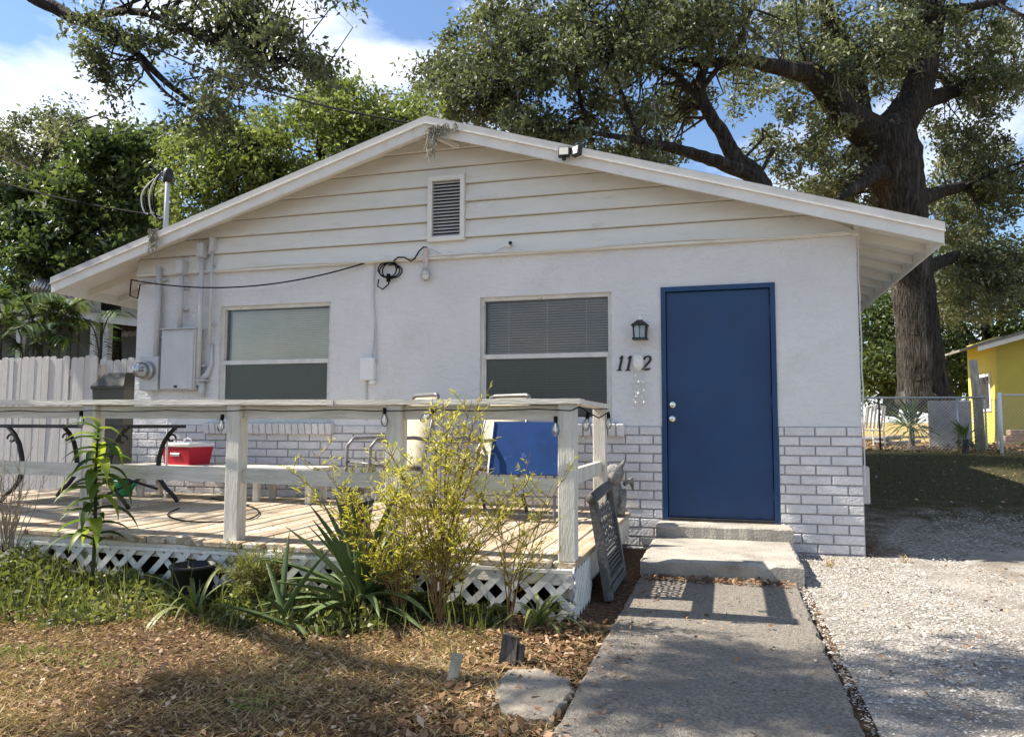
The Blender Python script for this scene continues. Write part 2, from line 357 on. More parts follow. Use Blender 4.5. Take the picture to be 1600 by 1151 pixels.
# ================================================================ GROUND
def ground_mat():
    m=bpy.data.materials.new('ground_soil'); m.use_nodes=True; t=m.node_tree; N=t.nodes; L=t.links
    b=N['Principled BSDF']; b.inputs['Roughness'].default_value=.95; b.inputs['Specular IOR Level'].default_value=.1
    g=N.new('ShaderNodeNewGeometry'); sp=N.new('ShaderNodeSeparateXYZ'); L.new(g.outputs['Position'],sp.inputs[0])
    def noise(s,d=6,r=.6):
        n=N.new('ShaderNodeTexNoise'); n.inputs['Scale'].default_value=s; n.inputs['Detail'].default_value=d; n.inputs['Roughness'].default_value=r; L.new(g.outputs['Position'],n.inputs['Vector']); return n.outputs['Fac']
    def ramp(src,cols,pos):
        r=N.new('ShaderNodeValToRGB'); e=r.color_ramp.elements
        while len(e)<len(cols): e.new(.5)
        for i in range(len(cols)): e[i].position=pos[i]; e[i].color=(*cols[i],1)
        L.new(src,r.inputs[0]); return r.outputs[0]
    def rng_(src,a,c):
        q=N.new('ShaderNodeMapRange'); q.inputs[1].default_value=a; q.inputs[2].default_value=c; L.new(src,q.inputs[0]); return q.outputs[0]
    def addn(src,n,k):
        a=N.new('ShaderNodeMath'); a.operation='MULTIPLY_ADD'; a.inputs[1].default_value=k; L.new(n,a.inputs[0]); L.new(src,a.inputs[2]); return a.outputs[0]
    def mix(f,a,c):
        x=N.new('ShaderNodeMixRGB'); L.new(f,x.inputs[0]); L.new(a,x.inputs[1]); L.new(c,x.inputs[2]); return x.outputs[0]
    n1=noise(1.2); n2=noise(35,4); n3=noise(4)
    soil=ramp(n2,[(.035,.022,.014),(.10,.062,.038),(.20,.13,.078)],[.3,.5,.72])
    grass=ramp(n2,[(.03,.028,.014),(.058,.052,.025),(.10,.082,.045)],[.3,.52,.75])
    leafy=ramp(n2,[(.26,.17,.06),(.42,.30,.11),(.52,.42,.2)],[.3,.5,.7])
    # behind the drive: patchy grass, then dry leaves near and beyond the fence
    f1=rng_(addn(sp.outputs['Y'],n3,1.5),1.2,2.4)
    c=mix(f1,soil,grass)
    f2=rng_(addn(sp.outputs['Y'],n1,2.0),10.4,11.4)
    c=mix(f2,c,leafy)
    grav=ramp(n2,[(.10,.09,.075),(.24,.22,.19),(.42,.40,.36)],[.35,.5,.68])
    ga=rng_(addn(sp.outputs['Y'],n3,-5.0),.6,-1.6)          # thins out with distance
    gb_=rng_(addn(sp.outputs['X'],n3,1.0),.55,.95)
    gc_=rng_(sp.outputs['Y'],-.4,.0)
    pr=N.new('ShaderNodeMath'); pr.operation='MULTIPLY'; L.new(ga,pr.inputs[0]); L.new(gb_,pr.inputs[1])
    pr2=N.new('ShaderNodeMath'); pr2.operation='MULTIPLY'; L.new(pr.outputs[0],pr2.inputs[0]); L.new(gc_,pr2.inputs[1])
    c=mix(pr2.outputs[0],c,grav)
    L.new(c,b.inputs['Base Color'])
    bp=N.new('ShaderNodeBump'); bp.inputs['Strength'].default_value=.8; bp.inputs['Distance'].default_value=.03; L.new(n2,bp.inputs['Height']); L.new(bp.outputs[0],b.inputs['Normal'])
    return m
xs=np.concatenate([[-400,-200,-100,-60,-40,-30,-24,-20],np.arange(-16,14.01,.5),[17,20,25,32,45,70,120,220,400]])
ys=np.concatenate([[-300,-100,-40,-20,-12],np.arange(-9,24.01,.5),[26,30,36,45,60,90,150,260,500]])
GX,GY=np.meshgrid(xs,ys); GZ=gz(GX,GY)+.02*np.sin(GX*1.7+GY)*np.cos(GY*1.3)*(np.abs(GX)<14)*(GY>2)*(GY<20)-.004
nx=len(xs); I=np.arange(len(ys)-1)[:,None]*nx+np.arange(nx-1)[None]
quads=np.stack([I,I+1,I+nx+1,I+nx],-1).reshape(-1,4)
g=link('ground',npmesh('ground',np.stack([GX,GY,GZ],-1).reshape(-1,3),quads),ground_mat()); tag(g,'bare brown soil with thin grass running back under the trees','ground',kind='structure')

# drive of crushed shell to the right of the walk
MT['drive']=mat('crushed_shell_drive',(.36,.33,.29),.95,.2,2.5,bump=.9,bscale=55,col2=(.20,.18,.155),dirt=(.17,.145,.115),dscale=1.6,dpos=(.50,.66))
dx0=[]
mb=MB(); pts=[]
rr=random.Random(3)
outl=[(-.62,-9.),(6.,-9.)]+[(6-.0*k,-9+.9*k) for k in range(1,10)]
xx_=5.9
while xx_>.1: outl.append((xx_,.05+.75*min(1,max(0,(xx_-.6)/1.2))+rr.uniform(-.22,.22)*min(1,xx_))); xx_-=.14
outl+=[(.03,-.04),(-.58,-.04)]
nO=len(outl); mb.add([(x,y,float(gz(x,y))+.012) for x,y in outl]+[(1.,-4.,.012)],[(i,(i+1)%nO,nO) for i in range(nO)])
tag(link('driveway',mb,MT['drive']),'pale crushed shell drive along the right of the concrete walk','driveway',kind='structure')
# walk
mb=rough_slab(rect(-1.70,-.66,-9.2,-1.425),-.1,.034,.010,.06,.006,.02,4)
MT['walk']=mat('exposed_aggregate_walk',(.33,.29,.24),.92,.18,70,col2=(.12,.105,.085),bump=.8,bscale=150,detail=3,dirt=(.20,.18,.15),dscale=2,dpos=(.52,.7))
tag(link('walkway',mb,MT['walk']),'rough grey concrete walk leading straight to the front step','walkway',kind='structure')

# pebbles on the drive (uncountable)
def pebbles(n,xr,yr,smin,smax,z,keep=None):
    X=rng.uniform(*xr,n); Y=rng.uniform(*yr,n)
    if keep is not None:
        k=keep(X,Y); X=X[k];Y=Y[k]; n=len(X)
    s=rng.uniform(smin,smax,n)*rng.uniform(.6,1,n)
    base=np.array([[1,0,0],[0,1,0],[-1,0,0],[0,-1,0],[0,0,.6],[0,0,-.6]])
    an=rng.uniform(0,6.28,n); c,sn=np.cos(an),np.sin(an)
    jit=rng.uniform(.55,1.1,(n,6,1)); B=base[None]*jit*s[:,None,None]*np.array([1.25,.8,1])
    V=np.empty_like(B); V[...,0]=B[...,0]*c[:,None]-B[...,1]*sn[:,None]; V[...,1]=B[...,0]*sn[:,None]+B[...,1]*c[:,None]; V[...,2]=B[...,2]
    V+=np.stack([X,Y,gz(X,Y)+z+s*.2],-1)[:,None]
    F=np.array([[0,1,4],[1,2,4],[2,3,4],[3,0,4]])
    Q=(np.arange(n)[:,None,None]*6+F[None]).reshape(-1,3)
    return V.reshape(-1,3),Q,np.repeat(rng.beta(2,2,n),6)
def driveok(X,Y): return (Y<.1)|(X>.72+.12*Y)&(rng.random(len(X))<.6)
V,Q,A=merge([pebbles(52000,(-.64,2.2),(-4.4,-.03),.004,.0105,.012),pebbles(7000,(-.64,4.),(-.05,2.6),.008,.018,.012,driveok),pebbles(2200,(-.66,.3),(-3.6,-.1),.010,.020,.012)])
tag(link('gravel',npmesh('gravel',V,Q,A),MT['pebble']),'loose white and grey shell pebbles over the drive','gravel',kind='stuff')

# ================================================================ HOUSE
W,H=7.354,2.732; HB=1.083; XP=-3.827; ZP=4.06; XR=.597; XL=-8.25; ZE=2.713; DEP=9.6
SL=(ZP-ZE)/(XR-XP)
def rz(x): return ZP-SL*abs(x-XP)          # roof top line
UND=.0775                                    # underside below top
house=empty('bungalow',(0,0,0),'small white stucco bungalow with brick base and blue front door','house')
DX0,DX1,DZ0,DZ1=-1.644,-.664,.262,2.335
WR=(-3.364,-2.092,1.13,2.318); WL=(-6.285,-4.965,1.13,2.345)
def ztop(x): return rz(x)-UND-.002
# stucco front wall around openings, 0.18 thick
def wallpieces(z0,z1,y0,y1,ops):
    mb=MB(); xsx=sorted({-W,0.,*[o[0] for o in ops],*[o[1] for o in ops]})
    for a,b in zip(xsx[:-1],xsx[1:]):
        cuts=[(max(o[2],z0),min(o[3],z1)) for o in ops if o[0]<=a+1e-6 and o[1]>=b-1e-6 and o[2]<z1 and o[3]>z0]
        z=z0
        for c0,c1 in sorted(cuts):
            if c0>z: mb.box(a,b,y0,y1,z,c0)
            z=c1
        if z<z1: mb.box(a,b,y0,y1,z,z1)
    return mb
ops=[(DX0,DX1,DZ0,DZ1),WR,WL]
wp('stucco_wall',wallpieces(HB,H,0,.18,ops),MT['stucco'],house)
mort=wp('brick_base',wallpieces(-.1,HB-.001,.006,.18,ops),MT['mortar'],house)
mb=MB(); mb.box(-W,-W+.18,.18,DEP,-.1,H); mb.box(-.18,0,.18,DEP,-.1,H); mb.box(-W,0,DEP,DEP+.18,-.1,H); mb.box(-W+.18,-.18,.18,DEP,-.1,.2)
wp('side_wall',mb,MT['stucco'],house)
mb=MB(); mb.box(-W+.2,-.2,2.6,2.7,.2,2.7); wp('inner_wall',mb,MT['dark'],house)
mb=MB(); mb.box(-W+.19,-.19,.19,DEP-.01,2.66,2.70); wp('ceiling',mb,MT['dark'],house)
# bricks: running bond
BP,BH=.2465,HB/13.25
variants=[]
for i in range(6):
    b=MB(); j=lambda a:random.uniform(-a,a)
    b.bbox(-BP/2+.0055+j(.001),BP/2-.0055+j(.001),-.0125+j(.003),.01,-BH/2+.0055+j(.001),BH/2-.0055,.005)
    variants.append(b.mesh('brick')); variants[-1].materials.append(MT['brick'])
halfv={}
def brick(x0,x1,z,y=0.):
    w_=x1-x0
    if w_<.03: return
    if abs(w_-BP)<.004: me=random.choice(variants)
    else:
        k=round(w_,2)
        if k not in halfv:
            b=MB(); b.bbox(-k/2+.0055,k/2-.0055,-.0125,.01,-BH/2+.0055,BH/2-.0055,.005); halfv[k]=b.mesh('brick'); halfv[k].materials.append(MT['brick'])
        me=halfv[k]
    o=link('brick',me,None,mort,loc=((x0+x1)/2,y,z)-wt(mort)+Vector((0,0,0)) if False else Vector(((x0+x1)/2,y,z)))
    o.rotation_euler=(0,0,0)
nb=0
for r in range(14):
    z=HB-BH*(r+.5)
    off=0 if r%2 else BP/2
    edges=[0.]+[-(off if off else BP)-BP*i for i in range(31)]
    for a,b in zip(edges[:-1],edges[1:]):
        x1,x0=a,max(b,-W)
        if x1<=-W: continue
        # deck hides the low courses to its left
        if x1<-1.95 and z<.32: continue
        segs=[(x0,x1)]
        for o in ops:
            if o[2]<z<o[3] or (o is ops[0] and z+BH/2>o[2]-.03 and z<o[3]):
                ns=[]
                for s0,s1 in segs:
                    if s1<=o[0] or s0>=o[1]: ns.append((s0,s1))
                    else:
                        if s0<o[0]: ns.append((s0,o[0]))
                        if s1>o[1]: ns.append((o[1],s1))
                segs=ns
        for s0,s1 in segs: brick(s0,s1,z); nb+=1
# rowlock sills
bs=MB(); bs.bbox(-.0335,.0335,-.055,.04,-.055,.055,.005,Matrix.Rotation(R_(10),4,'X')); rowl=bs.mesh('sill_brick'); rowl.materials.append(MT['brick'])
for (a,b,z0,_) in (WR,WL):
    n=int((b-a+.24)/.0755)
    for i in range(n): link('sill_brick',rowl,None,mort,loc=(a-.12+.0755*(i+.5),-.02,z0-.075))

# windows -----------------------------------------------------------
def window(x0,x1,z0,z1,blindm,tilt,rows):
    win=link('window',MB().box(x0,x1,.075,.085,z0,z1-.0) if False else None,None,house) if False else None
    fr=MB(); t=.035
    fr.box(x0,x0+t,.03,.10,z0,z1); fr.box(x1-t,x1,.03,.10,z0,z1); fr.box(x0+t,x1-t,.03,.10,z1-t,z1); fr.box(x0+t,x1-t,.02,.10,z0,z0+t)
    win=wp('window',fr,MT['winframe'],house)
    zm=1.742
    sa=MB(); sa.box(x0+t,x1-t,.025,.07,zm-.022,zm+.022)
    sa.box(x0+t,x0+t+.018,.04,.07,z0+t,zm-.022); sa.box(x1-t-.018,x1-t,.04,.07,z0+t,zm-.022)
    wp('sash',sa,MT['winframe'],win)
    wp('pane',MB().box(x0+t,x1-t,.080,.084,zm+.022,z1-t),MT['glass'],win)
    wp('pane',MB().box(x0+t,x1-t,.090,.094,z0+t,zm-.022),MT['glass'],win)
    wp('insect_screen',MB().box(x0+t+.018,x1-t-.018,.052,.054,z0+t,zm-.022),MT['screen'],win)
    bl=MB(); n=int((z1-t-z0-t)/.025)
    for i in range(n):
        z=z1-t-.02-.025*i
        m=Matrix.Translation((0,.135,z))@Matrix.Rotation(R_(tilt),4,'X')
        if z>z0+.08: bl.box(x0+.06,x1-.03,-.0125,.0125,-.0009,.0009,m)
    for k in (.2,.5,.8):
        xx=x0+(x1-x0)*k; bl.tube([(xx,.135,z1-t),(xx,.135,z0+.09)],.0015,4)
    b=wp('blind',bl,blindm,win)
    rb=MB(); rb.box(x0-.004,x0+.004,-.004,.03,z0,z1) ; wp('caulk_strip',rb,MT['winframe'],win)
    return win
window(*WR,MT['blindwhite'],12,0); window(*WL,MT['blind'],72,0)
for (a,b,z0,z1) in (WR,WL):
    wp('window_sill',MB().bbox(a-.02,b+.02,-.03,.03,z0-.022,z0-.002,.004),MT['winframe'],house)

# door -----------------------------------------------------------------
fr=MB(); t=.042
fr.box(DX0,DX0+t,-.012,.11,DZ0,DZ1); fr.box(DX1-t,DX1,-.012,.11,DZ0,DZ1); fr.box(DX0+t,DX1-t,-.012,.11,DZ1-t,DZ1)
fr.box(DX0+t,DX0+t+.012,.075,.11,DZ0,DZ1-t); fr.box(DX1-t-.012,DX1-t,.075,.11,DZ0,DZ1-t)
wp('door_frame',fr,MT['door'],house)
dr=wp('door',MB().bbox(DX0+t+.004,DX1-t-.004,.024,.068,DZ0+.022,DZ1-t-.004,.003),MT['door'],house)
kx=onY(1051,653,.02)[0]; 
def knob(z,prof):
    m=Matrix.Rotation(R_(90),4,'X'); return MB().lathe(prof,(kx,.024,z),20,m)
wp('door_knob',knob(1.15,[(.034,0),(.034,.006),(.014,.012),(.013,.03),(.022,.036),(.030,.048),(.030,.06),(.022,.070),(.002,.073)]),MT['chrome'],dr,True)
wp('deadbolt',knob(1.275,[(.031,0),(.031,.010),(.024,.016),(.012,.018),(.002,.019)]),MT['chrome'],dr,True)
wp('threshold',MB().bbox(DX0+t,DX1-t,-.02,.09,DZ0-.002,DZ0+.02,.004),MT['black'],house)
for hz in (.5,1.3,2.1): wp('hinge',MB().tube([(DX1-t-.002,.018,hz-.045),(DX1-t-.002,.018,hz+.045)],.006,8),MT['door'],house)
# gable siding ----------------------------------------------------------
VX0,VX1,VZ0,VZ1=-3.895,-3.512,2.885,3.535
wp('gable_sheathing',MB().prism([(-W,H),(0,H),(0,ztop(0)),(XP,ztop(XP)),(-W,ztop(-W))],.012,.10),MT['siding'],house)
ex=.179; z=H+.004; k=0
def plank(a,b,z0,z1):
    # clip to roof underside
    def clip(xa,xb):
        lo=[max(xa,XP-(ZP-UND-.003-z0)/SL),min(xb,XP+(ZP-UND-.003-z0)/SL)]
        hi=[max(xa,XP-(ZP-UND-.003-z1)/SL),min(xb,XP+(ZP-UND-.003-z1)/SL)]
        return lo,hi
    lo,hi=clip(a,b)
    if lo[1]-lo[0]<.05: return
    if hi[1]<hi[0]: hi=[(hi[0]+hi[1])/2-.001,(hi[0]+hi[1])/2+.001]
    hi=[max(hi[0],a),min(hi[1],b)]
    if hi[1]<=hi[0]: return
    yb,yt=-.042,-.004
    vs=[(lo[0],yb,z0),(lo[1],yb,z0),(hi[1],yt,z1),(hi[0],yt,z1),(lo[0],.011,z0),(lo[1],.011,z0),(hi[1],.011,z1),(hi[0],.011,z1)]
    mb=MB(); mb.add(vs,[(0,1,2,3),(7,6,5,4),(0,4,5,1),(1,5,6,2),(2,6,7,3),(3,7,4,0)])
    wp('siding_board',mb,MT['siding'],house)
while z<ZP-UND-.03:
    z1=min(z+ex-.009,ZP-UND-.004)
    if z+ex*.6>VZ0 and z<VZ1-.06:
        plank(-W+.005,VX0-.002,z,z1); plank(VX1+.002,-.005,z,z1)
        if z1>VZ1+.002: plank(VX0-.002,VX1+.002,max(VZ1+.004,z),z1)
        if z<VZ0: pass
    else: plank(-W+.005,-.005,z,z1)
    z+=ex
wp('frieze_strip',MB().bbox(-W,0.004,-.05,-.001,H-.022,H+.003,.004),MT['siding'],house)
wp('corner_strip',MB().bbox(-.02,.022,-.026,.03,H-.03,rz(0)-UND-.02,.004),MT['trim'],house)
# gable vent
v=MB(); t=.045
v.box(VX0,VX0+t,-.06,.0,VZ0,VZ1); v.box(VX1-t,VX1,-.06,.0,VZ0,VZ1); v.box(VX0+t,VX1-t,-.06,.0,VZ1-t,VZ1); v.box(VX0+t,VX1-t,-.06,.0,VZ0,VZ0+t)
vent=wp('gable_vent',v,MT['siding'],house)
wp('vent_backing',MB().box(VX0+t,VX1-t,-.006,-.003,VZ0+t,VZ1-t),MT['dark'],vent)
n=17
for i in range(n):
    zz=VZ0+t+(VZ1-VZ0-2*t)*(i+.5)/n
    wp('louvre',MB().cbox(((VX0+VX1)/2,-.026,zz),(VX1-VX0-2*t,.036,.004),Matrix.Rotation(R_(38),3,'X')),MT['util'],vent)
# roof ------------------------------------------------------------------
YF=-.27; YB=DEP+.6
for sgn,xe in ((1,XR),(-1,XL)):
    m=MB(); a=(XP,ZP); b=(xe,rz(xe))
    poly=[(XP,ZP),(xe,rz(xe)),(xe,rz(xe)-.050),(XP,ZP-.050)]
    rf=wp('roof_slope',MB().prism(poly,YF-.02,YB),MT['shingle'],house)
    poly=[(XP,ZP-.052),(xe-sgn*.02,rz(xe)-.052+SL*.02),(xe-sgn*.02,rz(xe)-.077+SL*.02),(XP,ZP-.077)]
    wp('roof_decking',MB().prism(poly,YF+.002,YB-.03),MT['trim'],house)
    poly=[(XP,ZP-.053),(xe,rz(xe)-.053),(xe,rz(xe)-.180),(XP,ZP-.180)]
    wp('rake_board',MB().prism(poly,YF-.002,YF-.028) if False else MB().prism(poly,YF-.026,YF-.001),MT['trim'],house)
    poly=[(XP,ZP-.010),(xe+sgn*.006,rz(xe)-.012),(xe+sgn*.006,rz(xe)-.078),(XP,ZP-.076)]
    wp('drip_edge',MB().prism(poly,YF-.040,YF-.0265),MT['dripgrey'],house)
    poly=[(XP,ZP-.077),(xe+sgn*.006,rz(xe)-.079),(xe+sgn*.006,rz(xe)-.089),(XP,ZP-.087)]
    wp('drip_lip',MB().prism(poly,YF-.052,YF-.0265),MT['trim'],house)
    # eave fascia
    wp('eave_fascia',MB().box(min(xe,xe-sgn*.022),max(xe,xe-sgn*.022),YF,YB-.03,rz(xe)-.178,rz(xe)-.054),MT['trim'],house)
    # rafter tails
    yy=YF+.02
    i=0
    while yy<DEP:
        xw=0. if sgn>0 else -W
        p=[(xw,rz(xw)-.078),(xe-sgn*.024,rz(xe-sgn*.024)-.078),(xe-sgn*.024,rz(xe-sgn*.024)-.150),(xw,rz(xw)-.165)]
        if i==0: p=[(XP+sgn*.03,ZP-.09),(xe-sgn*.024,rz(xe)-.072),(xe-sgn*.024,rz(xe)-.150),(XP+sgn*.03,ZP-.165)]
        if yy>.0 or i==0: wp('rafter',MB().prism(p,yy,yy+.04),MT['siding'],house)
        yy+=.45; i+=1
wp('frieze_block',MB().box(0.001,.03,.02,DEP,H-.12,rz(0)-.080),MT['siding'],house)
wp('frieze_block',MB().box(-W-.03,-W-.001,.02,DEP,H-.12,rz(-W)-.080),MT['siding'],house)
# ridge lookout beam
wp('ridge_beam',MB().box(XP-.02,XP+.02,YF+.002,.01,ZP-.20,ZP-.080),MT['siding'],house)
wp('lookout_block',MB().bar((XP+.04,YF+.05,ZP-.17),(XP+.24,-.03,ZP-.24),.04,.04),MT['siding'],house)
# utility box on the side wall by the corner, and a cable down the corner
mb=MB(); mb.bbox(.0,.09,.25,.55,.42,.74,.01); tag(link('utility_box',mb,MT['util']),'small pale box fixed low on the side wall behind the right corner','utility box')
pts=[(.012,-.012,z) for z in np.linspace(2.66,.6,14)]; pts=[(x+random.uniform(-.006,.006),y,z) for x,y,z in pts]
tag(link('corner_cable',MB().tube(pts,.006,6),MT['util']),'thin cable running down the right front corner of the house','cable')
# step and slab
mb=rough_slab(rect(-1.70,-.605,-1.40,-.312),-.1,.152,.022,.06,.004,.03,5); tag(link('porch_slab',mb,MT['concrete']),'low concrete porch slab in front of the blue door','step')
mb=rough_slab(rect(-1.68,-.58,-.302,-.022),-.1,.255,.018,.06,.003,.025,6); tag(link('door_step',mb,MT['concrete']),'narrow raised concrete step right under the blue door','step')

# ================================================================ DECK
def dz(x): return .318+.011*(-1.95-x)
DXR,DXL,DYF,DYB=-1.925,-8.35,-2.68,-.03
deck=empty('deck',(-5.,-1.35,0),'raised weathered wooden deck with white railing and lattice skirt along the house front','deck')
pw=.1435; x=DXR; i=0
while x-pw>DXL:
    th=.036; a=x-pw+.004+random.uniform(-.001,.001); b=x-.003
    yf=DYF+random.uniform(-.012,.012)+(.06 if random.random()<.08 else 0); yb=DYB+random.uniform(-.02,0)
    if x<-7.5: yb=.55
    zz=dz((a+b)/2)+random.uniform(-.003,.003)
    wp('deck_board',MB().bbox(a,b,yf,yb,zz-th,zz,.005),MT['deck'],deck); x-=pw; i+=1
def bwood(name,x0,x1,y0,y1,z0,z1,m,root=None,tilt=True,b=.004):
    mb=MB(); mb.bbox(x0,x1,y0,y1,z0,z1,b)
    if tilt: mb.v=[(a,c,d+dz(a)-.318) for a,c,d in mb.v]
    return wp(name,mb,m,root or deck)
bwood('rim_board',DXL,DXR-.02,DYF+.03,DYF+.068,.19,.280,MT['wood_railh'])
bwood('side_rim_board',DXR-.055,DXR-.018,DYF+.07,DYB,.10,.280,MT['wood_rail'])
for yy in (-1.9,-1.0,-.2): bwood('joist',DXL,DXR-.06,yy,yy+.04,.14,.280,MT['wood_railh'])
# posts
PX=[-1.985,-3.065,-4.205,-5.37,-6.55]
PY=-2.565
for j,x in enumerate(PX):
    top=1.215+.002*j
    bwood('post',x-.05,x+.05,PY-.05,PY+.05,.318,top,MT['wood_rail'],tilt=False)
    if j<6: bwood('ground_post',x-.045,x+.045,DYF+.075,DYF+.165,-.05,.278,MT['wood_rail'],tilt=False)
bwood('post',-2.015,-1.925,-1.52,-1.43,.32,1.205,MT['wood_rail'],tilt=False)
# rails
def hb(name,a,b,wd,th,m=None,up=(0,0,1)): return wp(name,MB().bar(a,b,wd,th,up),m or MT['wood_railh'],deck)
hb('rail_cap',(-1.90,PY,1.2305),(-3.46,PY,1.2315),.15,.03)
hb('rail_cap',(-3.465,PY-.004,1.2325),(-5.42,PY+.006,1.243),.15,.034)
hb('rail_cap',(-5.43,PY+.012,1.2395),(-7.9,PY,1.262),.15,.034)
hb('rail_cap',(-1.972,PY+.08,1.229),(-1.962,-1.38,1.228),.11,.03,MT['wood_rail'])
for a,b in zip(PX[:-1],PX[1:]):
    za=1.165+.0025*(-1.985-a); zb=1.165+.0025*(-1.985-b)
    hb('top_rail',(a-.052,PY+.01,za),(b+.052,PY+.01,zb),.038,.085)
    hb('middle_rail',(a-.052,PY+.01,.735+.010*(-1.985-a)),(b+.052,PY+.01,.735+.010*(-1.985-b)),.038,.092)
hb('top_rail',(-6.602,PY+.01,1.175),(-7.9,PY+.01,1.18),.038,.085); hb('middle_rail',(-6.602,PY+.01,.785),(-7.9,PY+.01,.79),.038,.092)
hb('middle_rail',(-1.975,PY+.052,.79),(-1.972,-1.522,.79),.038,.09,MT['wood_rail'])
# back left side rail by the fence
for yy in (-.0,):
    bwood('post',-8.25,-8.16,-2.5,-2.41,.35,1.2,MT['wood_rail'],tilt=False)
# lattice skirt: crossed slats
def lattice(name,root,origin,ux,length,height,nrm,step=.142,wd=.040,skip=()):
    # origin lower left, ux unit along; slats clipped to the rectangle
    O=Vector(origin); U=Vector(ux); Z=Vector((0,0,1)); Nn=Vector(nrm)
    k=0
    for s in (1,-1):
        t=-height if s>0 else 0
        while t<(length if s>0 else length+height):
            # line u=t+s*v , v in 0..height
            v0,v1=0,height
            if s>0:
                v0=max(0,-t); v1=min(height,length-t)
            else:
                v0=max(0,t-length); v1=min(height,t)
            if v1-v0>.05 and k not in skip:
                a=O+U*(t+s*v0)+Z*v0+Nn*(.006 if s>0 else -.002); b=O+U*(t+s*v1)+Z*v1+Nn*(.006 if s>0 else -.002)
                if random.random()>.03: wp('lattice_slat',MB().bar(a,b,wd,.0065,Nn),MT['lattice'],root)
            t+=step; k+=1
lattice('front',deck,(-7.3,DYF+.018,.01),(1,0,0),5.36,.265,(0,-1,0))
lattice('side',deck,(DXR-.012,DYF+.03,.01),(0,1,0),.55,.27,(1,0,0),step=.09)
wp('lattice_strip',MB().bbox(-7.3,-1.94,DYF+.004,DYF+.0095,.262,.283,.001) ,MT['lattice'],deck)

# decorative bench end leaning on the deck side
pan=empty('bench_end_panel',(-1.82,-1.77,0.02),'dark grey cast bench end panel with openwork leaning on the deck side','panel')
lean=math.atan2(.10,.62)
def PM(y,z,o=0.): return (-1.815-z*math.sin(lean)+o*math.cos(lean), y, .012+z*math.cos(lean)+o*math.sin(lean))
def prail(y0,z0,y1,z1,w_,t_=.05,name='frame_bar',rt=None):
    a=Vector(PM(y0,z0)); b=Vector(PM(y1,z1)); nn=Vector(PM(0,0,1))-Vector(PM(0,0,0))
    return wp(name,MB().bar(a,b,w_,t_,nn),MT['panelgrey'],rt or pan)
y0,y1=-2.16,-1.42
prail(y0+.035,0,y0+.035,.60,.075); prail(y1-.03,0,y1-.03,.62,.06)
prail(y0+.073,.05,y1-.06,.05,.05); prail(y0+.073,.105,y1-.06,.105,.03)
wp('top_roll',MB().tube([PM(y0-.01,.63),PM((y0+y1)/2,.645),PM(y1+.01,.655)],.036,12),MT['panelgrey'],pan,True)
for k in range(5): prail(y0+.075,.15+.022*k*1.3,y1-.062,.15+.022*k*1.3,.010,.02,'slat')
prail(y0+.073,.30,y1-.06,.30,.022,.03)
mb=MB()
for k in range(26):   # scrollwork of rings and leaves
    yy=y0+.1+ (k%9)*.07+random.uniform(-.01,.01); zz=.35+(k//9)*.085+random.uniform(-.01,.01); r=.028+random.uniform(0,.010)
    ring=[PM(min(max(yy+r*math.cos(t),y0+.07),y1-.055),zz+r*math.sin(t),.002) for t in np.linspace(0,2*math.pi,11)]
    mb.tube(ring,.0068,5)
    mb.tube([PM(yy,zz-.04),PM(yy+.03,zz),PM(yy,zz+.045)],.005,5)
wp('scrollwork',mb,MT['panelgrey'],pan)
for yy,zz in ((y0+.035,.46),(y0+.035,.07)): 
    a=PM(yy,zz,.026); wp('bolt_plate',MB().cbox(a,(.006,.03,.03)),MT['black'],pan)

# gargoyle statue on the back right deck corner
bx,by=onZ(962,800,.32)[:2]; by=-.30; bx=-2.03
st=empty('garden_statue',(bx,by,dz(bx)),'small grey crouching stone animal statue beside the end post','statue')
mb=MB(); mb.lathe([(.085,0),(.09,.03),(.075,.06),(.082,.12),(.078,.19),(.058,.25),(.045,.29)],(0,0,0),14)
sm('body',mb,MT['statue'],st)
mb=MB(); mb.lathe([(.012,-.085),(.05,-.07),(.078,-.03),(.085,.015),(.072,.055),(.04,.078),(.01,.083)],(0,-.03,.355),14); 
mb.lathe([(.01,-.06),(.036,-.04),(.04,0),(.028,.035),(.005,.045)],(0,-.10,.335),10)
h=sm('head',mb,MT['statue'],st)
for s in (-1,1):
    mb=MB(); mb.tube([(s*.05,-.02,.41),(s*.075,-.01,.445),(s*.085,0,.475)],[.024,.018,.004],8); sm('ear',mb,MT['statue'],st)
    mb=MB(); mb.tube([(s*.07,-.04,.22),(s*.085,-.085,.12),(s*.06,-.12,.02)],[.03,.026,.03],8); sm('foreleg',mb,MT['statue'],st)
    mb=MB(); mb.tube([(s*.075,.03,.26),(s*.13,.07,.30),(s*.15,.09,.2)],[.02,.03,.006],8); sm('wing',mb,MT['statue'],st)

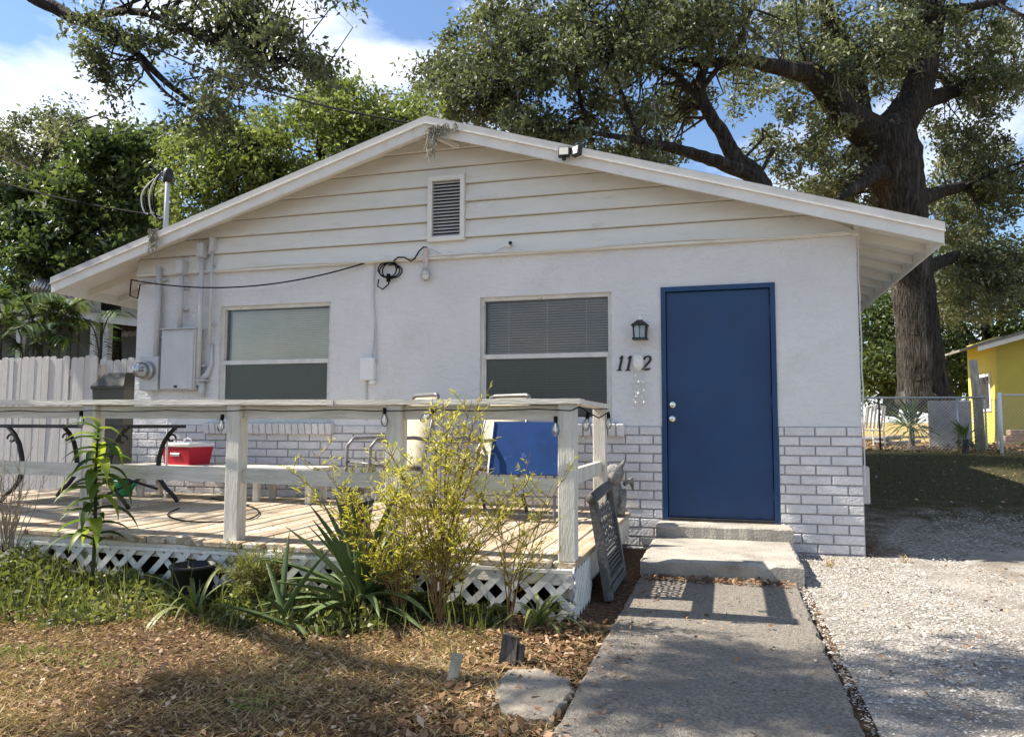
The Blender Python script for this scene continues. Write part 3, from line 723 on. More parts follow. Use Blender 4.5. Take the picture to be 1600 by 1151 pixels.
# ---- patio table at the left
tz=onY(247,664,-1.2)[2]
tx0,tx1=-8.0,-6.0; ty0,ty1=-1.55,-.85
tb=empty('patio_table',((tx0+tx1)/2,-1.2,dz(-7)),'long glass topped patio table with dark curled iron legs at the deck left','table')
wp('glass_top',MB().bbox(tx0+.03,tx1-.03,ty0+.03,ty1-.03,tz-.008,tz,.003),MT['tableglass'],tb)
mb=MB()
for a,b in (((tx0,ty0),(tx1,ty0)),((tx1,ty0),(tx1,ty1)),((tx1,ty1),(tx0,ty1)),((tx0,ty1),(tx0,ty0))): mb.bar((*a,tz-.012),(*b,tz-.012),.03,.03)
wp('table_rim',mb,MT['iron'],tb)
for sx,cx in ((1,tx1-.04),(-1,tx0+.62)):
    for yy in (ty0+.05,ty1-.05):
        zb=dz(cx); hgt=tz-zb
        prof=[(0,1.),( -.09,.90),(-.16,.76),(-.20,.58),(-.21,.42),(-.18,.28),(-.11,.17),(-.03,.09),(.03,.0)]
        P=[(cx+sx*p*.95,yy,zb+q*hgt-.02*q+.012) for p,q in prof]
        wp('leg',MB().tube(P,[.018,.02,.021,.022,.022,.021,.02,.019,.018],8),MT['iron'],tb,True)
        c=[(cx+sx*(-.06+.05*math.cos(t)*(1-t/9)),yy,zb+.82*hgt+.05*math.sin(t)*(1-t/9)) for t in np.linspace(0,5.5,14)]
        wp('leg_scroll',MB().tube(c,.009,6),MT['iron'],tb,True)
mb=MB(); zb=dz(-6.2)
mb.tube([(tx1-.24,ty0+.05,zb+.3),(tx1-.24,ty1-.05,zb+.12)],.012,6); mb.tube([(tx1-.24,ty0+.05,zb+.12),(tx1-.24,ty1-.05,zb+.3)],.012,6)
wp('cross_brace',mb,MT['iron'],tb)

# ---- low bench along the wall
bz=.69
be=empty('plank_bench',(-5.9,-.42,dz(-5.9)),'low white plank bench against the brick wall under the left window','bench')
for j,(a,b) in enumerate(((-.62,-.44),(-.435,-.26))): wp('seat_plank',MB().bbox(-6.95,-4.72,a,b,bz-.035,bz,.005),MT['wood_railh'],be)
wp('apron',MB().bbox(-6.85,-4.80,-.60,-.565,bz-.13,bz-.037,.004),MT['wood_railh'],be)
for x in (-6.75,-5.42,-4.86): 
    for yy in (-.56,-.30): wp('leg',MB().bbox(x-.03,x+.03,yy,yy+.05,dz(x),bz-.037,.004),MT['wood_rail'],be)
# cooler
cx0,cx1=-6.52,-6.06; cz=bz+.001
ck=empty('cooler',(-6.29,-.44,cz),'red picnic cooler with white lid standing on the plank bench','cooler',rot=(0,0,R_(-14)))
def taper(w0,d0,w1,d1,h0,h1):
    mb=MB(); mb.add([(-w0/2,-d0/2,h0),(w0/2,-d0/2,h0),(w0/2,d0/2,h0),(-w0/2,d0/2,h0),(-w1/2,-d1/2,h1),(w1/2,-d1/2,h1),(w1/2,d1/2,h1),(-w1/2,d1/2,h1)],[(3,2,1,0),(4,5,6,7),(0,1,5,4),(1,2,6,5),(2,3,7,6),(3,0,4,7)]); return mb
link('tub',taper(.37,.24,.42,.28,0,.175),MT['red'],ck)
li=MB(); li.bbox(-.222,.222,-.15,.15,.176,.215,.008); lid=link('lid',li,MT['plaswhite'],ck)
link('badge',MB().bbox(-.07,.07,-.146,-.132,.085,.115,.004),MT['steel'],ck)
hd=MB(); hd.tube([(-.06,0,.215),(-.05,0,.245),(0,0,.262),(.05,0,.245),(.06,0,.215)],.008,6); link('handle',hd,MT['plaswhite'],lid)
# thin white pole standing by the cooler
xx=onY(260,720,-.7)[0]
tag(link('white_pole',MB().tube([(xx,-.70,dz(xx)),(xx,-.70,1.12),(xx-.02,-.70,1.14),(xx-.32,-.70,1.145)],.011,8),MT['plaswhite']),'thin white bent metal pole standing left of the red cooler','pole')
# green watering can lying under the table
gx,gy=onZ(190,775,.37)[:2]; gy=max(gy,-1.1); MT['green']=mat('green_plastic',(.02,.22,.07),.4,.1,10)
gc=empty('watering_can',(gx,gy,dz(gx)),'small green plastic watering can on the deck under the table','watering can')
sm('tank',MB().lathe([(.09,0),(.10,.02),(.10,.13),(.07,.16),(.03,.165)],(0,0,0),14),MT['green'],gc)
sm('spout',MB().tube([(.09,0,.05),(.17,-.02,.12),(.22,-.03,.18)],[.022,.016,.02],8),MT['green'],gc)
sm('handle',MB().tube([(-.09,0,.12),(-.15,0,.15),(-.13,0,.21),(-.04,0,.2),(0,0,.165)],.011,6),MT['green'],gc)

# ---- sling chairs
def chair(loc,rot,label):
    c=empty('sling_chair',loc,label,'chair','patio chairs on the deck',rot=(0,0,rot))
    for s in (-1,1):
        x=s*.27
        fr=MB(); fr.tube([(x,-.30,0),(x,-.31,.30),(x,-.30,.56),(x,-.24,.63),(x,.10,.64),(x,.22,.62)],.016,8); sm('arm_frame',fr,MT['chairframe'],c)
        sm('back_leg',MB().tube([(x,.28,0),(x,.17,.34),(x,.24,.65),(x*.94,.33,1.0)],.015,8),MT['chairframe'],c)
        sm('seat_rail',MB().tube([(x*.93,-.28,.42),(x*.93,.0,.39),(x*.93,.17,.38)],.013,8),MT['chairframe'],c)
    for yy,zz in ((-.28,.42),(.17,.36)): sm('cross_bar',MB().tube([(-.27,yy,zz),(.27,yy,zz)],.012,8),MT['chairframe'],c)
    sm('back_bar',MB().tube([(-.255,.33,1.0),(-.20,.34,1.02),(.20,.34,1.02),(.255,.33,1.0)],.02,8),MT['chairframe'],c)
    P=[(-.28,.425),(-.15,.40),(.0,.39),(.12,.385),(.17,.42),(.205,.55),(.245,.72),(.29,.88),(.33,1.0)]
    mb=MB(); n=len(P)
    for y,z in P: mb.v+=[(-.245,y,z),(.245,y,z),(-.245,y+.004,z-.005),(.245,y+.004,z-.005)]
    for k in range(n-1): a=4*k; mb.f+=[(a,a+1,a+5,a+4),(a+2,a+6,a+7,a+3),(a,a+4,a+6,a+2),(a+1,a+3,a+7,a+5)]
    sm('sling',mb,MT['sling'],c)
    return c
chair((-3.95,-.72,dz(-3.9)),R_(-42),'tan sling patio chair left of the yellow weed, nearer the plank bench')
chair((-3.12,-.66,dz(-3.1)),R_(-30),'tan sling patio chair next to the blue panel under the right window')
# ---- blue folding table leaning on its side
a=onY(765,742,-1.0); b=onY(873,748,-1.0); c_=onY(771,660,-.9); d_=onY(876,660,-.9)
bp=empty('folded_table',((a[0]+b[0])/2,-1.0,dz(-2.6)),'blue folded table stood on edge behind the right railing','table')
def quadslab(A,B,C,D,t):
    A,B,C,D=[Vector(q) for q in (A,B,C,D)]; n=(B-A).cross(D-A).normalized()*t
    mb=MB(); mb.add([A,B,C,D,A+n,B+n,C+n,D+n],[(0,1,2,3),(7,6,5,4),(0,4,5,1),(1,5,6,2),(2,6,7,3),(3,7,4,0)]); return mb
A=(a[0],-1.02,.70); B=(b[0]+.02,-1.02,.70); Cc=(d_[0]+.02,-.86,1.115); D=(c_[0],-.86,1.12)
wp('table_leaf',quadslab(A,B,Cc,D,-.022),MT['bluepanel'],bp)
mb=MB(); mb.bar((A[0]-.008,A[1],A[2]),(D[0]-.008,D[1],D[2]),.03,.012,(1,0,0)); wp('edge_band',mb,MT['plaswhite'],bp)
for x in (A[0]+.06,B[0]-.06): wp('folded_leg',MB().tube([(x,-.99,dz(x)),(x,-.96,.72),(x,-.86,1.0)],.013,8),MT['chairframe'],bp)
wp('foot_bar',MB().tube([(A[0]+.06,-.99,dz(-2.9)+.05),(B[0]-.06,-.99,dz(-2.9)+.05)],.011,8),MT['chairframe'],bp)
# ---- pots
def pot(loc,r,h,label):
    p=empty('plant_pot',loc,label,'pot')
    sm('tub',MB().lathe([(r*.72,0),(r*.75,.01),(r*.95,h*.92),(r*1.03,h*.92),(r*1.03,h),(r*.93,h),(r*.9,h*.86)],(0,0,0),20),MT['pot'],p)
    sm('soil',MB().lathe([(r*.9,h*.84),(r*.5,h*.87),(.01,h*.88)],(0,0,0),20),MT['log'],p); return p
ppx,ppy=onZ(555,838,.34)[:2]
pot((ppx,ppy,dz(ppx)),.125,.25,'black plastic pot of weeds standing on the deck edge')
pot((-4.25,-2.90,0),.135,.24,'black plastic bucket on the ground in front of the lattice')
# loose hose and cords on the deck
def hose(pts,r,m,label,cat='hose'):
    P=[Vector(p) for p in pts]; o=[]
    for k in range(len(P)-1):
        p0=P[max(k-1,0)];p1=P[k];p2=P[k+1];p3=P[min(k+2,len(P)-1)]
        for t in np.linspace(0,1,7)[:-1]:
            o.append(.5*((2*p1)+(p2-p0)*t+(2*p0-5*p1+4*p2-p3)*t*t+(3*p1-p0-3*p2+p3)*t**3))
    o.append(P[-1]); return tag(link('cord' if cat!='hose' else 'garden_hose',MB().tube(o,r,6).mesh('cord',True),m),label,cat)
HP=[onZ(x,y,.36) for x,y in ((330,780),(385,790),(405,800),(380,812),(300,815),(262,806),(280,795))]
hose([(p[0],p[1],dz(p[0])+.011) for p in HP],.006,MT['rubber'],'thin dark hose lying in a loop on the deck boards')

# ================================================================ THINGS ON THE WALL
# electric meter, panel and conduits
em=empty('electric_meter',(-7.13,-.03,1.45),'round glass electric meter on its grey box at the left end of the wall','electric meter')
wp('meter_box',MB().bbox(-7.21,-6.97,-.10,-.001,1.45,1.82,.006),MT['util'],em)
m90=Matrix.Rotation(R_(90),4,'X')
wp('collar',MB().lathe([(.10,0),(.10,.05),(.088,.06)],(-7.10,-.10,1.665),24,m90),MT['steel'],em,True)
wp('glass_dome',MB().lathe([(.086,0),(.084,.06),(.072,.085),(.03,.097),(.003,.099)],(-7.10,-.158,1.665),24,m90),MT['clear'],em,True)
wp('dial_face',MB().lathe([(.075,0),(.075,.03),(.06,.035),(.002,.036)],(-7.10,-.16,1.665),20,m90),MT['util'],em)
wp('dial_plate',MB().box(-7.135,-7.065,-.2005,-.199,1.65,1.70),MT['black'],em)
wp('ground_wire',MB().tube([(-7.07,-.04,1.45),(-7.07,-.05,1.36),(-7.05,-.05,1.28),(-6.95,-.03,1.27)],.008,6),MT['util'],em)
bpn=empty('breaker_panel',(-6.73,-.05,1.45),'tall grey breaker panel box on the wall left of the window','electric box')
wp('case',MB().bbox(-6.93,-6.50,-.11,-.001,1.455,2.10,.006),MT['util'],bpn); wp('door',MB().bbox(-6.92,-6.515,-.122,-.111,1.465,2.075,.004),MT['util'],bpn)
wp('rain_lip',MB().box(-6.94,-6.49,-.13,-.001,2.1015,2.112),MT['util'],bpn); wp('latch',MB().bbox(-6.74,-6.70,-.128,-.1225,1.475,1.50,.002),MT['black'],bpn)
def conduit(x,z0,z1,r,label,cap=True):
    yc=-r-.046
    c=empty('conduit',(x,yc,z0),label,'conduit','conduits left of the window')
    wp('pipe',MB().tube([(x,yc,z0),(x,yc,z1)],r,12),MT['util'],c,True)
    if cap: wp('weather_cap',MB().bbox(x-r*1.6,x+r*1.6,-r*3.2-.05,-.02,z1,z1+.16,.012),MT['util'],c)
    for zz in np.linspace(z0+.2,z1-.15,2): wp('strap',MB().box(x-r*2,x+r*2,-.052,-.001,zz,zz+.02),MT['util'],c)
    return c
conduit(-7.02,1.82,2.80,.030,'thick grey conduit rising from the electric meter',False)
conduit(-6.73,2.113,2.70,.027,'short grey conduit rising from the breaker panel')
conduit(-6.48,1.50,2.87,.026,'grey conduit right of the breaker panel with a boxy cap')
conduit(-6.36,1.95,2.93,.016,'thinnest grey conduit, next to the left window')
c=empty('conduit',(-7.22,-.03,1.83),'thin grey conduit that hooks over to the left wall corner','conduit','conduits left of the window')
wp('pipe',MB().tube([(-7.05,-.028,1.83),(-7.05,-.028,2.52),(-7.07,-.028,2.60),(-7.13,-.028,2.65),(-7.24,-.028,2.655),(-7.33,-.03,2.64)],.018,10),MT['util'],c,True)
hs=empty('hose_bib_box',(-6.45,-.04,1.45),'grey elbow fitting and small box below the conduits','pipe fitting')
wp('elbow',MB().tube([(-6.36,-.02,1.95),(-6.36,-.02,1.72),(-6.40,-.03,1.62),(-6.46,-.05,1.56)],[.016,.018,.03,.035],10),MT['util'],hs,True)
wp('tray',MB().bbox(-6.52,-6.38,-.10,-.002,1.545,1.56,.004),MT['util'],hs); wp('cylinder',MB().tube([(-6.45,-.05,1.38),(-6.45,-.05,1.54)],.034,12),MT['util'],hs,True)
# small box between the windows
sb=empty('cable_box',(-4.52,-.03,1.53),'small white cable box on the wall between the windows','cable box')
wp('case',MB().bbox(-4.60,-4.45,-.07,-.001,1.53,1.755,.008),MT['white'],sb); wp('foot',MB().bbox(-4.50,-4.44,-.06,-.001,1.49,1.529,.006),MT['white'],sb)
wp('riser',MB().tube([(-4.55,-.012,1.53),(-4.55,-.012,1.13)],.009,8),MT['util'],sb)
for q,(dx,sg) in enumerate(((-.03,.004),(.01,-.003))):
    P=[(-4.47+dx*(1-t)+.02*math.sin(t*5+q),-.010-.004*q,1.70+1.0*t) for t in np.linspace(0,1,12)]
    wp('cable',MB().tube(P,.006,6),MT['util'],sb)
# black extension cord: sagging run and coil
def cat(a,b,sag,n=24): 
    a=Vector(a);b=Vector(b); return [a.lerp(b,t)-Vector((0,0,sag*4*t*(1-t))) for t in np.linspace(0,1,n)]
ec=empty('extension_cord',(-4.3,-.05,2.5),'black extension cord sagging along the wall to a coil left of the hanging bulb','cord')
A=onY(205,437,-.30); B=onY(585,406,-.03)
wp('span',MB().tube(cat(A,B,.17),.0075,6),MT['rubber'],ec)
wp('drop',MB().tube([A,onY(203,462,-.26),onY(215,466,-.15),onY(219,445,-.04)],.0075,6),MT['rubber'],ec)
coil=[]; c0=onY(606,420,-.03)
for t in np.linspace(0,6.28*3.3,70): coil.append((c0[0]+(.10+.02*math.sin(t*.7))*math.cos(t)+.012*t/6,-.02-.012*((t/6)%3),c0[2]+.075*math.sin(t)-.01*t/6))
wp('coil',MB().tube(coil,.0065,6),MT['rubber'],ec)
tail=[onY(x,y,-.03) for x,y in ((592,436),(590,447),(598,452),(607,444),(609,433))]
wp('tail',MB().tube(tail,.007,6),MT['rubber'],ec); wp('plug',MB().bar(onY(607,440,-.03),onY(607,428,-.03),.03,.03),MT['rubber'],ec)
lead=[onY(x,y,-.062) for x,y in ((615,408),(622,402),(632,402),(642,408),(648,404),(655,392),(662,386),(668,387))]
wp('lead',MB().tube(lead,.0075,6),MT['rubber'],ec)
wp('cord_tag',MB().cbox(onY(584,407,-.035),(.08,.01,.03),Matrix.Rotation(R_(-20),3,'Y')),MT['plaswhite'],ec)
# hanging work bulb
hbz=onY(665,438,-.05)
hb_=empty('hanging_bulb',(hbz[0],-.05,hbz[2]),'caged work bulb hanging from a pale strap under the gable vent','lamp')
tp=onY(666,388,-.05)
MT['pink']=mat('pink_strap',(.62,.50,.47),.8,.2,40)
wp('strap',MB().bar((tp[0],-.062,tp[2]),(tp[0],-.058,hbz[2]+.15),.045,.02,(0,1,0)),MT['pink'],hb_)
wp('socket',MB().tube([(hbz[0],-.05,hbz[2]+.16),(hbz[0],-.05,hbz[2]+.10)],.02,10),MT['util'],hb_,True)
wp('bulb',MB().lathe([(.018,.105),(.03,.075),(.034,.045),(.022,.015),(.002,.008)],(hbz[0],-.05,hbz[2]),12),MT['plaswhite'],hb_,True)
cg=MB()
for t in np.linspace(0,6.28,7)[:-1]: cg.tube([(hbz[0]+.02*math.cos(t),-.05+.02*math.sin(t),hbz[2]+.12),(hbz[0]+.052*math.cos(t),-.05+.052*math.sin(t),hbz[2]+.06),(hbz[0]+.045*math.cos(t),-.05+.045*math.sin(t),hbz[2]+.01),(hbz[0],-.05,hbz[2]-.012)],.004,5)
cg.tube([(hbz[0]+.053*math.cos(t),-.05+.053*math.sin(t),hbz[2]+.055) for t in np.linspace(0,6.28,15)],.004,5)
wp('wire_cage',cg,MT['steel'],hb_)
# small sensor and thin wires under the siding
sx,_,sz=onY(798,382,-.03)
se=empty('wall_sensor',(sx,-.03,sz),'tiny black and white camera on the siding right of the vent','camera'); 
wp('base',MB().bbox(sx-.03,sx+.0,-.07,-.03,sz-.03,sz+.005,.004),MT['plaswhite'],se); wp('eye',MB().tube([(sx+.005,-.05,sz+.01),(sx+.012,-.095,sz+.0)],.017,10),MT['black'],se,True)
P=[onY(x,y,-.056) for x,y in ((672,388),(700,402),(720,398),(740,394),(760,398),(780,390),(796,383))]
tag(link('thin_wire',MB().tube(P,.004,5),MT['util']),'thin pale wire looping from the hanging bulb to the small camera','wire')
P=[(x,-.058,2.735+.012*math.sin(x*3.1)) for x in np.linspace(-7.0,-.1,60)]+[(-.01,-.05,2.70)]
tag(link('eave_wire',MB().tube(P,.0065,5),MT['siding']),'pale wire stapled along the seam between siding and stucco','wire')
# lantern
lx,_,lzt=onY(1000,494,-.1); lzb=onY(1000,530,-.1)[2]; ly=-.10
la=empty('wall_lantern',(lx,0,lzb),'black wall lantern with peaked top left of the blue door','lantern')
wp('back_plate',MB().bbox(lx-.03,lx+.03,-.02,-.001,lzb+.03,lzb+.17,.004),MT['black'],la); wp('bracket',MB().tube([(lx,-.015,lzb+.12),(lx,-.06,lzb+.145),(lx,-.075,lzb+.13)],.012,8),MT['black'],la)
wp('base',MB().bbox(lx-.068,lx+.068,ly-.062,ly+.062,lzb-.004,lzb+.012,.003),MT['black'],la)
mb=MB()
for a in (-1,1):
    for b in (-1,1): mb.tube([(lx+a*.05,ly+b*.05,lzb+.012),(lx+a*.056,ly+b*.056,lzb+.122)],.008,6)
mb.tube([(lx,ly-.052,lzb+.012),(lx,ly-.056,lzb+.122)],.003,5)
wp('corner_bars',mb,MT['black'],la)
wp('glass',taper(.088,.088,.098,.098,0,.11).mesh('glass') if False else MB().box(lx-.046,lx+.046,ly-.046,ly+.046,lzb+.0125,lzb+.121),glassmat('lantern_glass',gloss=.08,alpha=.35),la)
mb=MB(); s=.078
mb.add([(lx-s,ly-s,lzb+.122),(lx+s,ly-s,lzb+.122),(lx+s,ly+s,lzb+.122),(lx-s,ly+s,lzb+.122),(lx-.02,ly-.02,lzb+.175),(lx+.02,ly-.02,lzb+.175),(lx+.02,ly+.02,lzb+.175),(lx-.02,ly+.02,lzb+.175)],[(3,2,1,0),(4,5,6,7),(0,1,5,4),(1,2,6,5),(2,3,7,6),(3,0,4,7)])
wp('roof_cap',mb,MT['black'],la); wp('ring',MB().tube([(lx+.013*math.cos(t),ly,lzb+.19+.015*math.sin(t)) for t in np.linspace(0,6.28,13)],.004,5),MT['chrome'],la)
# house numbers
def ribbon(path,wds,x,z,hgt,sl=.22,depth=.012):
    n=len(path); L_=[];R2=[]
    for i,(a,b) in enumerate(path):
        p0=path[max(i-1,0)];p1=path[min(i+1,n-1)]; dx,dy=p1[0]-p0[0],p1[1]-p0[1]; l=math.hypot(dx,dy); nx_,ny_=-dy/l,dx/l; w_=wds[i]/2
        L_.append((a+nx_*w_,b+ny_*w_)); R2.append((a-nx_*w_,b-ny_*w_))
    f=lambda p:(x+(p[0]+sl*p[1])*hgt,z+p[1]*hgt); mb=MB()
    for i in range(n-1):
        q=[f(L_[i]),f(L_[i+1]),f(R2[i+1]),f(R2[i])]; mb.prism(q,-depth,-.002)
    return mb
def one(x,z,h):
    mb=ribbon([(.12,.03),(.12,1.0)],[.17,.15],x,z,h); b=ribbon([(-.04,.80),(.10,.95)],[.07,.12],x,z,h); c=ribbon([(-.06,.02),(.30,.02)],[.06,.06],x,z,h)
    for q in (b,c): mb.add(q.v,q.f)
    return mb
def two(x,z,h):
    return ribbon([(.02,.74),(.07,.90),(.24,.97),(.40,.90),(.45,.74),(.38,.56),(.20,.32),(.04,.09),(.26,.08),(.48,.10),(.55,.18)],[.14,.15,.10,.15,.17,.16,.13,.15,.15,.12,.03],x,z,h,.18)
dh=.135; d0=onY(965,579); d1=onY(978,579); d2=onY(1003,579)
for nm,f,p in (('first',one,d0),('second',one,d1),('last',two,d2)):
    tag(link('house_number',f(p[0],p[2],dh),MT['black']),{'first':'black house number digit 1 nearest the right window','second':'black house number digit 1 just left of the shell chime','last':'black house number digit 2 beside the blue door frame'}[nm],'number')
# shell wind chime
wx=onY(996,555,-.07)[0]
wc=empty('wind_chime',(wx,-.08,1.25),'white shell wind chime hanging below the black lantern','wind chime')
MT['shell']=mat('white_shell',(.74,.72,.68),.35,.1,30)
wp('hanger',MB().tube([(wx-.02,-.07,1.74),(lx-.005,-.1,lzb),(wx+.03,-.07,1.73)],.003,5),MT['util'],wc)
mb=MB(); mb.lathe([(.012,.085),(.042,.05),(.05,0),(.04,-.05),(.016,-.075)],(wx+.005,-.065,1.655),12,Matrix.Diagonal((1,.5,1,1)))
wp('large_shell',mb,MT['shell'],wc,True)
for k in range(5):
    xx=wx-.04+.024*k; yy=-.055-.012*(k%3); zb=1.22+.07*(k%3)+random.uniform(0,.05)
    s_=wp('string',MB().tube([(xx,yy,1.62),(xx+.004,yy,zb)],.0022,4),MT['util'],wc)
    n=random.randint(3,6)
    for q in range(n):
        zz=zb+(.33)*q/n*random.uniform(.8,1); r=random.uniform(.008,.017)
        wp('shell',MB().lathe([(r*.2,r*1.2),(r,r*.2),(r*.8,-r*.6),(r*.2,-r)],(xx+random.uniform(-.006,.006),yy-.004,zz),7),MT['shell'],wc)
# floodlight on the rake
fx,_,fz=onY(888,240,-.33)
fl=empty('floodlight',(fx,-.33,fz),'twin head black floodlight fixed to the right roof rake','floodlight')
for k,(dx,rot,wd) in enumerate(((-.03,0,.105),(.085,-38,.095))):
    m=Matrix.Translation((fx+dx,-.375,fz))@Matrix.Rotation(R_(rot if k else 4),4,'Z')@Matrix.Rotation(R_(-8),4,'X')
    hd=wp('lamp_head',MB().bbox(-wd/2,wd/2,-.02,.03,-.045,.045,.006,m),MT['black'],fl)
    wp('led_lens',MB().bbox(-wd/2+.012,wd/2-.012,-.0245,-.0205,-.034,.034,.001,m),MT['led'],hd)
wp('base',MB().bbox(fx-.07,fx+.06,-.345,-.323,fz-.01,fz+.05,.004),MT['black'],fl)
wp('motion_sensor',MB().lathe([(.002,-.02),(.018,-.012),(.02,.005),(.012,.018)],(fx-.03,-.375,fz-.062),10),MT['black'],fl,True)
# service mast behind the left rake
mz=onY(262,268,.6); mb0=onY(262,352,.6)
ms=empty('service_mast',(mz[0],.6,rz(mz[0])),'electric service mast with looped cables above the left roof slope','service mast')
wp('pipe',MB().tube([(mz[0],.6,rz(mz[0])-.2),(mz[0],.6,mz[2]-.05)],.032,10),MT['util'],ms,True)
wp('weatherhead',MB().lathe([(.05,-.10),(.062,-.04),(.06,.03),(.04,.07),(.01,.09)],(mz[0]+.01,.6,mz[2]-.04),12),MT['black'],ms,True)
for k in range(4):
    s=.13+.05*k; P=[(mz[0]+.0,.58,mz[2]+.0),(mz[0]-s*.7,.56,mz[2]-.06-.02*k),(mz[0]-s*1.15,.55,mz[2]-.28),(mz[0]-s*.95,.55,mz[2]-.5),(mz[0]-s*.5,.56,mz[2]-.60+.03*k),(mz[0]-.02,.58,mz[2]-.58)]
    Q,_=spline(P,[1]*6,5)
    wp('cable_loop',MB().tube(Q,.008,6),MT['util'] if k%2 else MT['rubber'],ms,True)
# power lines
def wire(pts,r,label): return tag(link('power_line',MB().tube(pts,r,6),MT['rubber']),label,'wire')
a=at(150,25,12.0); b=onY(690,200,-.34)
wire(cat(a,b,.25),.012,'black overhead line sloping down to the gable peak')
a=at(-60,262,14.0); b=(mz[0]-.05,.58,mz[2]-.55)
wire(cat(a,b,.10),.014,'black overhead line from the left ending at the service mast')
# spanish moss
def moss(c,n,l,sp,label):
    mb=MB()
    for k in range(n):
        x=c[0]+random.uniform(-sp,sp); y=c[1]+random.uniform(-.03,.02); ll=l*random.uniform(.35,1); P=[]
        for t in np.linspace(0,1,7): P.append((x+random.uniform(-.014,.014),y+random.uniform(-.012,.012),c[2]-ll*t))
        mb.tube(P,[.006]*6+[.002],4)
        for q in range(5):
            p=P[random.randint(0,5)]; mb.tube([p,(p[0]+random.uniform(-.05,.05),p[1]+random.uniform(-.03,.03),p[2]-random.uniform(.01,.06))],.0035,4)
    return tag(link('moss_tuft',mb,MT['moss']),label,'moss')
moss(onY(673,197,-.345),16,.40,.045,'pale dry moss hanging from the gable peak'); moss(onY(690,195,-.345)+np.array([.05,0,0]),14,.14,.14,'short pale moss tuft caught on the rake just right of the peak')
moss(onY(243,358,-.345),12,.32,.05,'dry moss hanging off the left rake below the service mast')

# ---- string lights along the rail
stl=empty('string_lights',(-4.,PY-.08,1.1),'black string light cord with clear bulbs looped along the deck rail','string lights')
P=[(-7.6,PY-.07,1.18)]
for k,x in enumerate(np.linspace(-7.2,-1.95,26)): P.append((x,PY-.082-.003*(k%2),1.186-.012*math.sin(k*1.05)**2))
P+=[(-1.91,PY-.03,1.20),(-1.90,PY+.2,1.17),(-1.90,PY+.6,1.14),(-1.905,-1.45,1.19)]
wp('cord',MB().tube(P,.004,6),MT['rubber'],stl)
def bulb(p,tilt=0):
    m=Matrix.Translation(Vector(p))@Matrix.Rotation(R_(tilt),4,'Y')
    s=wp('socket',MB().lathe([(.012,0),(.013,-.03),(.012,-.035)],(0,0,0),8,m),MT['rubber'],stl)
    wp('bulb',MB().lathe([(.010,-.035),(.02,-.06),(.024,-.085),(.016,-.108),(.003,-.116)],(0,0,0),10,m),MT['clear'],s,True)
    wp('filament',MB().lathe([(.004,-.04),(.005,-.07),(.004,-.09)],(0,0,0),5,m),MT['plaswhite'],s)
for px_,py_,tl in ((127,641,0),(348,647,8),(601,637,0),(680,640,55),(868,650,0)): bulb(onY(px_,py_,PY-.085),tl)
bulb((-1.90,PY+.2,1.17),10); bulb((-1.905,-1.5,1.18),0)

# ================================================================ TREES
def knobbly(mb,pts,rr,n,amp):
    o=len(mb.v); mb.tube(pts,rr,n)
    if amp:
        ph=[random.uniform(0,6.28) for _ in range(6)]
        for i in range(len(pts)):
            for j in range(n):
                k=o+i*n+j; p=Vector(pts[i]); v=Vector(mb.v[k])-p; t=2*math.pi*j/n
                f=1+amp*(.45*math.sin(3*t+ph[0]+i*.12)+.35*math.sin(7*t+ph[1]-i*.1)+.15*math.sin(i*.5+ph[2]+t)+.3*(j%2)+random.uniform(-.12,.12))
                mb.v[k]=tuple(p+v*f)
